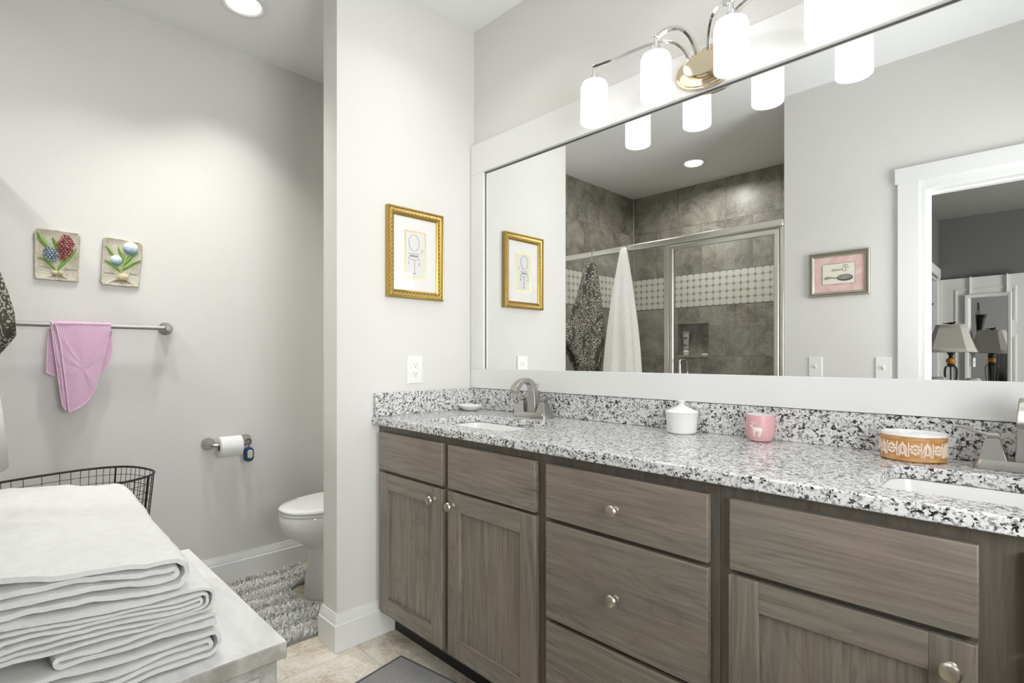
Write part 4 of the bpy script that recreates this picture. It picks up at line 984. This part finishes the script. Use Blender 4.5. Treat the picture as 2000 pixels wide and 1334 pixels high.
drape(m, (-.580, -.625), SB, 1.905, [(0, .018, .02, .012), (.015, .042, .034, .014), (.06, .062, .038, .015), (.15, .076, .040, .016), (.3, .102, .043, .017), (.45, .124, .046, .018), (.6, .142, .048, .019), (.75, .150, .050, .020), (.88, .138, .050, .020), (1, .120, .048, .020)], 7, .6,
      lambda a: 1.04+.03*math.sin(3*a+.5)-.03*math.sin(2*a)+.15*math.exp(-((a-2.45)/.50)**2), [(2.5, .40, -.03, .090)], .3)
single(m, 'bath_towel', DAMASK, 'charcoal and taupe scroll-patterned towel hanging from the shower header', 'towel', (-.60, SB, 1.0), 'towels hung on the shower header', smooth=60, solid=.007)
m = MB()
drape(m, (-.275, -.297), SB, 1.985, [(0, .012, .016, .012), (.012, .022, .022, .014), (.05, .032, .028, .014), (.12, .048, .032, .015), (.25, .076, .036, .016), (.4, .104, .040, .017), (.55, .130, .041, .018), (.7, .150, .042, .018), (.85, .164, .044, .018), (1, .168, .046, .018)], 9, 2.1,
      lambda a: .850+.030*math.cos(2*a+.6)+.02*math.sin(3*a), [(1.7, .34, 0, .036)], .68)
single(m, 'bath_towel', TERRY2, 'plain white towel hanging from the shower header', 'towel', (-.29, SB, .84), 'towels hung on the shower header', smooth=60, solid=.007)
# bottle and soap in the niche
t = thing('shampoo_bottle', 'upside-down silver squeeze bottle standing in the shower niche', 'bottle', (-.425, YB-.045, nz0+.0065))
BOT = plain('bottle_silver', (.50, .49, .46), .35); z = nz0+.0065; bxx, byy = -.425, YB-.045
m = MB(); m.rings([[(bxx+hw*math.cos(2*PI*k/24), byy+hd*math.sin(2*PI*k/24), z+h) for k in range(24)] for h, hw, hd in ((.047, .022, .018), (.058, .029, .019), (.080, .028, .018), (.13, .027, .016), (.19, .032, .010), (.222, .037, .004), (.226, .037, .003))]); m.build('tube', BOT, t, smooth=50)
m = MB(); m.lathe([(.024, 0), (.026, .003), (.026, .020), (.031, .030), (.022, .0465)], (bxx, byy, z), 24); m.build('cap', WPLAST, t)
bpr = plain('bottle_print', (.10, .10, .10), .5)
for h, w_ in ((.165, .036), (.095, .030)):
    m = MB(); m.box(bxx-w_/2, bxx+w_/2, byy+.0125, byy+.0190, z+h-.006, z+h+.006); m.build('label_print', bpr, t, smooth=0)
m = MB(); m.rings([[(a, b, nz0+.0068+h) for a, b in rrect(-.235, YB-.04, .030-g, .018-g, .012, 5)] for h, g in ((0, .003), (.004, 0), (.012, 0), (.016, .004))])
single(m, 'soap_bar', plain('soap', (.82, .81, .77), .4), 'white bar of soap in the shower niche', 'soap', (-.235, YB-.04, nz0+.0068), smooth=45)

# ================================================================== FRONT WALL: brush print and switches
t = thing('framed_print', 'silver-framed pink print of a hairbrush beside the doorway, seen in the mirror', 'picture', (1.139, YF+.001, 1.51))
O = Vector((1.139, YF+.001, 1.6385)); U, Vv, NN = Vector((-1, 0, 0)), Vector((0, 0, 1)), Vector((0, 1, 0)); W_, H_ = .304, .254
m = MB(); m.molding(O, U, Vv, NN, W_, H_, [(0, 0), (0, .016), (.003, .019), (.008, .018), (.010, .012), (.014, .012), (.016, .017), (.021, .015), (.027, .008), (.027, 0)]); m.build('frame', PEWFRAME, t, smooth=25)
m = MB()
for side in range(4):
    L = W_-.05 if side % 2 == 0 else H_-.05; n = int(L/.0048)
    for k in range(n):
        s0 = -L/2+L*(k+.5)/n; u, v = ((s0, -H_/2+.0235), (W_/2-.0235, s0), (s0, H_/2-.0235), (-W_/2+.0235, s0))[side]; p = O+U*u+Vv*v+NN*.012; m.sphere(p, .0021, 5, 4)
m.build('beading', PEWLIGHT, t)
def pinkmat():
    a = N('pink_script_paper', rough=.85); v = a.coord(); f = a.noise(a.coord((1, 1, 5)), 45, 3, .7); g = a.noise(v, 20, 3)
    col = a.mix(a.ramp(g, [(.35, 0.), (.65, 1.)]), (.74, .47, .45), (.80, .63, .57)); a.color(a.mix(a.ramp(f, [(.60, 0.), (.66, .5)]), col, (.55, .26, .26))); return a.m
def pl(nm, u0, u1, v0, v1, d0, d1, mat, par):
    m = MB(); R = [[O+U*a+Vv*b+NN*d for a, b in ((u0, v0), (u1, v0), (u1, v1), (u0, v1))] for d in (d0, d1)]; m.rings(R); return m.build(nm, mat, par, smooth=0)
pl('mat_board', -.126, .126, -.101, .101, .001, .006, pinkmat(), t)
card = pl('card', -.081, .081, -.058, .058, .0055, .0085, CREAM, t)
m = MB(); m.molding(O+NN*.0085, U, Vv, NN, .164, .118, [(0, -.001), (0, .0005), (.0015, .0005), (.0015, -.001)]); m.build('card_edge', plain('card_line', (.30, .24, .18), .8), t, smooth=0)
m = MB()
def sk(pts, r=.0010, n=8):
    P = [O+U*a+Vv*b+NN*.0088 for a, b in pts]
    Q = []
    for i in range(len(P)-1):
        p0, p1, p2, p3 = P[max(i-1, 0)], P[i], P[i+1], P[min(i+2, len(P)-1)]
        for k in range(n):
            q = k/n; Q.append(.5*((2*p1)+(p2-p0)*q+(2*p0-5*p1+4*p2-p3)*q*q+(3*p1-p0-3*p2+p3)*q**3))
    Q.append(P[-1]); m.tube(Q, r, 5, ry=.0005, up=None)
# the word Brosse in cursive strokes
sk([(-.038, .014), (-.035, .040), (-.034, .046)], .0011); sk([(-.046, .040), (-.040, .047), (-.027, .048), (-.022, .042), (-.030, .033), (-.022, .029), (-.021, .019), (-.031, .013), (-.040, .016)], .0010); sk([(-.046, .040), (-.050, .033), (-.044, .030), (-.041, .034)], .0007)
def lo(u): return u
sk([(-.020, .017), (-.014, .028), (-.011, .026), (-.011, .018), (-.008, .016)], .0009)                      # r
sk([(-.002, .026), (-.006, .021), (-.002, .016), (.003, .021), (-.001, .026), (.006, .024)], .0009)         # o
sk([(.006, .018), (.012, .028), (.014, .021), (.010, .016), (.007, .018)], .0009)                           # s
sk([(.013, .018), (.021, .028), (.023, .021), (.019, .016), (.016, .018)], .0009)                           # s
sk([(.023, .018), (.031, .023), (.031, .027), (.027, .025), (.027, .018), (.032, .016), (.038, .020)], .0009)   # e
m.build('lettering', INK, t)
m = MB(); cy_ = -.020
hd = [O+U*(-.034+.036*math.cos(2*PI*k/28))+Vv*(cy_-.002+.014*math.sin(2*PI*k/28)) for k in range(28)]
m.rings([[p+NN*d for p in hd] for d in (.0084, .0105)]); m.tube([O+U*a+Vv*b+NN*.0095 for a, b in ((-.002, cy_-.004), (.015, cy_-.005), (.030, cy_-.001), (.048, cy_), (.062, cy_-.002), (.070, cy_-.006))], [.005, .0035, .0045, .007, .0085, .005], 8, ry=.0012)
m.build('brush_drawing', plain('etching_grey', (.36, .33, .30), .8, 0, 260, .1, .001, .6), t, smooth=0)
m = MB(); m.tube([p+NN*.0110 for p in hd], .0012, 5, closed=True); m.tube([O+U*(-.034+.036*math.cos(PI+PI*k/14))+Vv*(cy_-.005+.015*math.sin(PI+PI*k/14))+NN*.0105 for k in range(15)], .0028, 5)
for k in range(9): m.sphere(O+U*(-.034+.022*math.cos(k*.7))+Vv*(cy_+.008*math.sin(k*.7))+NN*.0105, .0024, 6, 4)
m.build('brush_outline', INK, t)
plate('light_switch', 'white light switch on the wall below the pink hairbrush print', 'light switch', (1.020, YF+.0005, 1.104), (-1, 0, 0), (0, 1, 0), .073, .117, 'switch', 'light switches by the doorway')
plate('light_switch', 'white light switch close to the white door casing', 'light switch', (1.352, YF+.0005, 1.102), (-1, 0, 0), (0, 1, 0), .075, .118, 'switch', 'light switches by the doorway')

# ================================================================== BEDROOM THINGS
ZT = .72
t = thing('nightstand', 'white nightstand under the bedroom lamp, hidden below the mirror edge', 'nightstand', (1.40, -5.2, 0))
m = MB(); m.box(1.16, 1.62, -5.43, -4.96, .06, ZT-.03); m.build('carcass', TRIM, t, bevel=.003)
m = MB(); m.box(1.13, 1.65, -5.46, -4.92, ZT-.029, ZT); m.build('top', TRIM, t, bevel=.004)
for k in range(2):
    m = MB(); m.box(1.6205, 1.636, -5.41, -4.98, .10+.29*k, .37+.29*k); dd = m.build('drawer', TRIM, t, bevel=.003)
    m = MB(); m.lathe([(.006, 0), (.006, .014), (.015, .02), (.013, .027), (.001, .03)], (1.636, -5.195, .235+.29*k), 16, 'x'); m.build('knob', KNOBM, dd)
for x in (1.19, 1.59):
    for y in (-5.40, -4.99): m = MB(); m.box(x-.02, x+.02, y-.02, y+.02, .0015, .06); m.build('leg', TRIM, t)
lx_, ly_ = 1.298, -5.2
t = thing('table_lamp', 'bedroom table lamp with a grey flared shade, amber glass ball and bird finial', 'lamp', (lx_, ly_, ZT+.0005))
LINEN = cloth('linen_shade', (.52, .495, .46), 300, .2, .001)
def octo(hw, hd, z, c_=.30):
    a, b = hw*(1-c_), hd*(1-c_); return [(lx_+x, ly_+y, z) for x, y in ((hw, -b), (hw, b), (a, hd), (-a, hd), (-hw, b), (-hw, -b), (-a, -hd), (a, -hd))]
m = MB(); m.rings([octo(.200-.088*q**.85, .165-.075*q**.85, 1.208+.272*q) for q in [k/6 for k in range(7)]], False, False); m.build('lamp_shade', LINEN, t, smooth=20, solid=.003)
m = MB(); m.tube(octo(.201, .166, 1.2095), .004, 6, closed=True); m.tube(octo(.112, .090, 1.4795), .004, 6, closed=True); m.build('shade_piping', plain('shade_trim', (.50, .48, .45), .9), t)
m = MB(); m.lathe([(.012, 1.07), (.030, 1.075), (.034, 1.085), (.016, 1.092)], (lx_, ly_, 0), 20); m.lathe([(.014, 1.150), (.020, 1.158), (.014, 1.165), (.018, 1.18), (.032, 1.200), (.034, 1.204), (.014, 1.206)], (lx_, ly_, 0), 20); m.cyl((lx_, ly_, 1.206), (lx_, ly_, 1.30), .006, n=10); m.cyl((lx_, ly_, 1.30), (lx_, ly_, 1.484), .003, n=8)
m.cyl((lx_, ly_, ZT+.001), (lx_, ly_, 1.07), .007, n=12)
for k in range(4):
    a = PI/4+k*PI/2; c_, s_ = math.cos(a), math.sin(a); P = bez([(.012, 1.062), (.070, 1.10), (.085, .99), (.03, .93), (.045, ZT+.006)], 14); P = bez([(0, .012, 1.062), (0, .085, 1.095), (0, .080, .99), (0, .035, .90), (0, .060, ZT+.006)], 14)
    m.tube([(lx_+p.y*c_, ly_+p.y*s_, p.z) for p in P], .005, 8)
m.build('iron_stand', IRON, t)
AMB = plain('amber_glass', (.42, .20, .035), .08); m = MB(); m.sphere((lx_, ly_, 1.120), .040, 20, 12, 1, 1, .86); m.build('glass_ball', AMB, t, smooth=60)
m = MB(); m.sphere((lx_+.004, ly_, 1.497), .016, 14, 9, 1.7, .8, .8); m.sphere((lx_+.028, ly_, 1.507), .0095, 12, 8); m.tube([(lx_+.036, ly_, 1.507), (lx_+.045, ly_, 1.506)], [.003, .0006], 6); m.tube([(lx_-.015, ly_, 1.498), (lx_-.065, ly_, 1.500)], [.007, .0025], 8, ry=[.004, .0015]); m.cyl((lx_, ly_, 1.480), (lx_, ly_, 1.49), .004, n=8); m.build('bird_finial', IRON, t)
def quilt(nm, c1, c2):
    a = N(nm, rough=.95, spec=.1); v = a.coord(); d = a.voro(v, 40); a.color(a.mix(a.ramp(d, [(.25, 0.), (.45, 1.)]), c1, c2)); return a.m
QM = quilt('patterned_fabric', (.16, .14, .12), (.50, .48, .43)); QM2 = quilt('floral_fabric', (.12, .11, .10), (.52, .49, .44))
t = thing('bed', 'bed with a striped headboard against the bedroom wall, hidden below the mirror edge', 'bed', (2.1, -3.85, 0))
m = MB(); m.box(1.16, 3.1, -4.58, -3.12, .30, .58); m.build('mattress', cloth('bed_linen', (.66, .65, .62)), t, bevel=.05, bseg=4)
m = MB(); m.box(1.15, 3.12, -4.59, -3.11, .18, .30); m.build('base', DARK, t, bevel=.01)
for y in (-4.60, -3.10): m = MB(); m.box(1.10, 1.15, y-.03, y+.03, .0015, 1.26); m.build('headboard_post', IRON, t, bevel=.008)
m = MB()
for k in range(28): m.box(1.115, 1.135, -4.555+.052*k, -4.53+.052*k, .32, 1.20)
m.box(1.11, 1.14, -4.57, -3.13, 1.20, 1.24); m.build('headboard_slats', IRON, t)
for x in (1.2, 3.05):
    for y in (-4.53, -3.17): m = MB(); m.box(x-.03, x+.03, y-.03, y+.03, .0015, .18); m.build('leg', IRON, t)
def pillow(cx, cy, z0, hw, hd, hh, mat, lab):
    m = MB(); R = []
    for i in range(1, 16):
        q = i/16; zz = z0+hh*(1-math.cos(PI*q))/2; s = math.sin(PI*q)**.45; R.append([(cx+hw*s*math.copysign(abs(math.cos(a))**.9, math.cos(a)), cy+hd*s*math.copysign(abs(math.sin(a))**.6, math.sin(a)), zz+.010*noise.noise((a*2, q*3, cx))) for a in [2*PI*k/32 for k in range(32)]])
    m.rings(R); single(m, 'throw_pillow', mat, lab, 'pillow', (cx, cy, z0), 'pillows standing on the bed', smooth=60)
pillow(1.30, -4.2, .582, .105, .23, .405, QM, 'patterned pillow on the bed to the left of the lamp base in the mirror')
pillow(1.535, -4.25, .582, .075, .21, .400, QM2, 'floral pillow on the bed to the right of the lamp base in the mirror')
# over-door mirror
my = -6.118
t = thing('door_mirror', 'white-framed mirror hooked over the bedroom door', 'mirror', HG)
m = MB(); m.box(1.372, 1.695, my, my+.006, .48, 1.815); m.build('mirror_glass', MIRROR, t, smooth=0)
m = MB(); m.molding((1.5335, my, 1.15), (1, 0, 0), (0, 0, 1), (0, 1, 0), .392, 1.405, [(0, 0), (0, .016), (.008, .020), (.030, .014), (.038, .008), (.038, 0)]); m.build('frame', TRIM, t, smooth=25)
for x in (1.385, 1.690):
    m = MB(); m.tube([(x, my+.002, 1.83), (x, my+.002, 2.049), (x, -6.17, 2.049), (x, -6.17, 2.0)], .0015, 4, ry=.010, up=None); m.build('hanger', WPLAST, t)
t.rotation_euler.z = .12
# wall vase and switch on the bedroom side wall
vx, vy = 1.0925, -4.975
t = thing('wall_vase', 'dark iron cone-shaped vase hanging on the bedroom wall, seen in the door mirror', 'wall decor', (vx, vy, 1.36))
m = MB(); m.rings([[(vx+.004+r*.9+r*.9*math.cos(2*PI*k/18), vy+r*math.sin(2*PI*k/18), z) for k in range(18)] for z, r in ((1.375, .004), (1.40, .010), (1.52, .026), (1.63, .038), (1.67, .044), (1.69, .052))], True, False); m.build('cone', IRON, t, solid=.003)
m = MB(); m.sphere((vx+.012, vy, 1.37), .010, 10, 7); m.tube([(vx+.012, vy+.035*math.cos(PI*k/12), 1.69+.07*math.sin(PI*k/12)) for k in range(13)], .004, 6); m.tube([(vx+.012, vy, 1.755), (vx+.010, vy-.010, 1.78), (vx+.010, vy+.010, 1.80), (vx+.008, vy-.007, 1.82), (vx+.002, vy, 1.84)], .008, 8); m.build('scroll_hanger', IRON, t)
plate('light_switch', 'white light switch on the bedroom wall below the iron vase, seen in the door mirror', 'light switch', (1.0905, -5.09, 1.09), (0, 1, 0), (1, 0, 0), .073, .117, 'switch', 'light switches by the doorway')
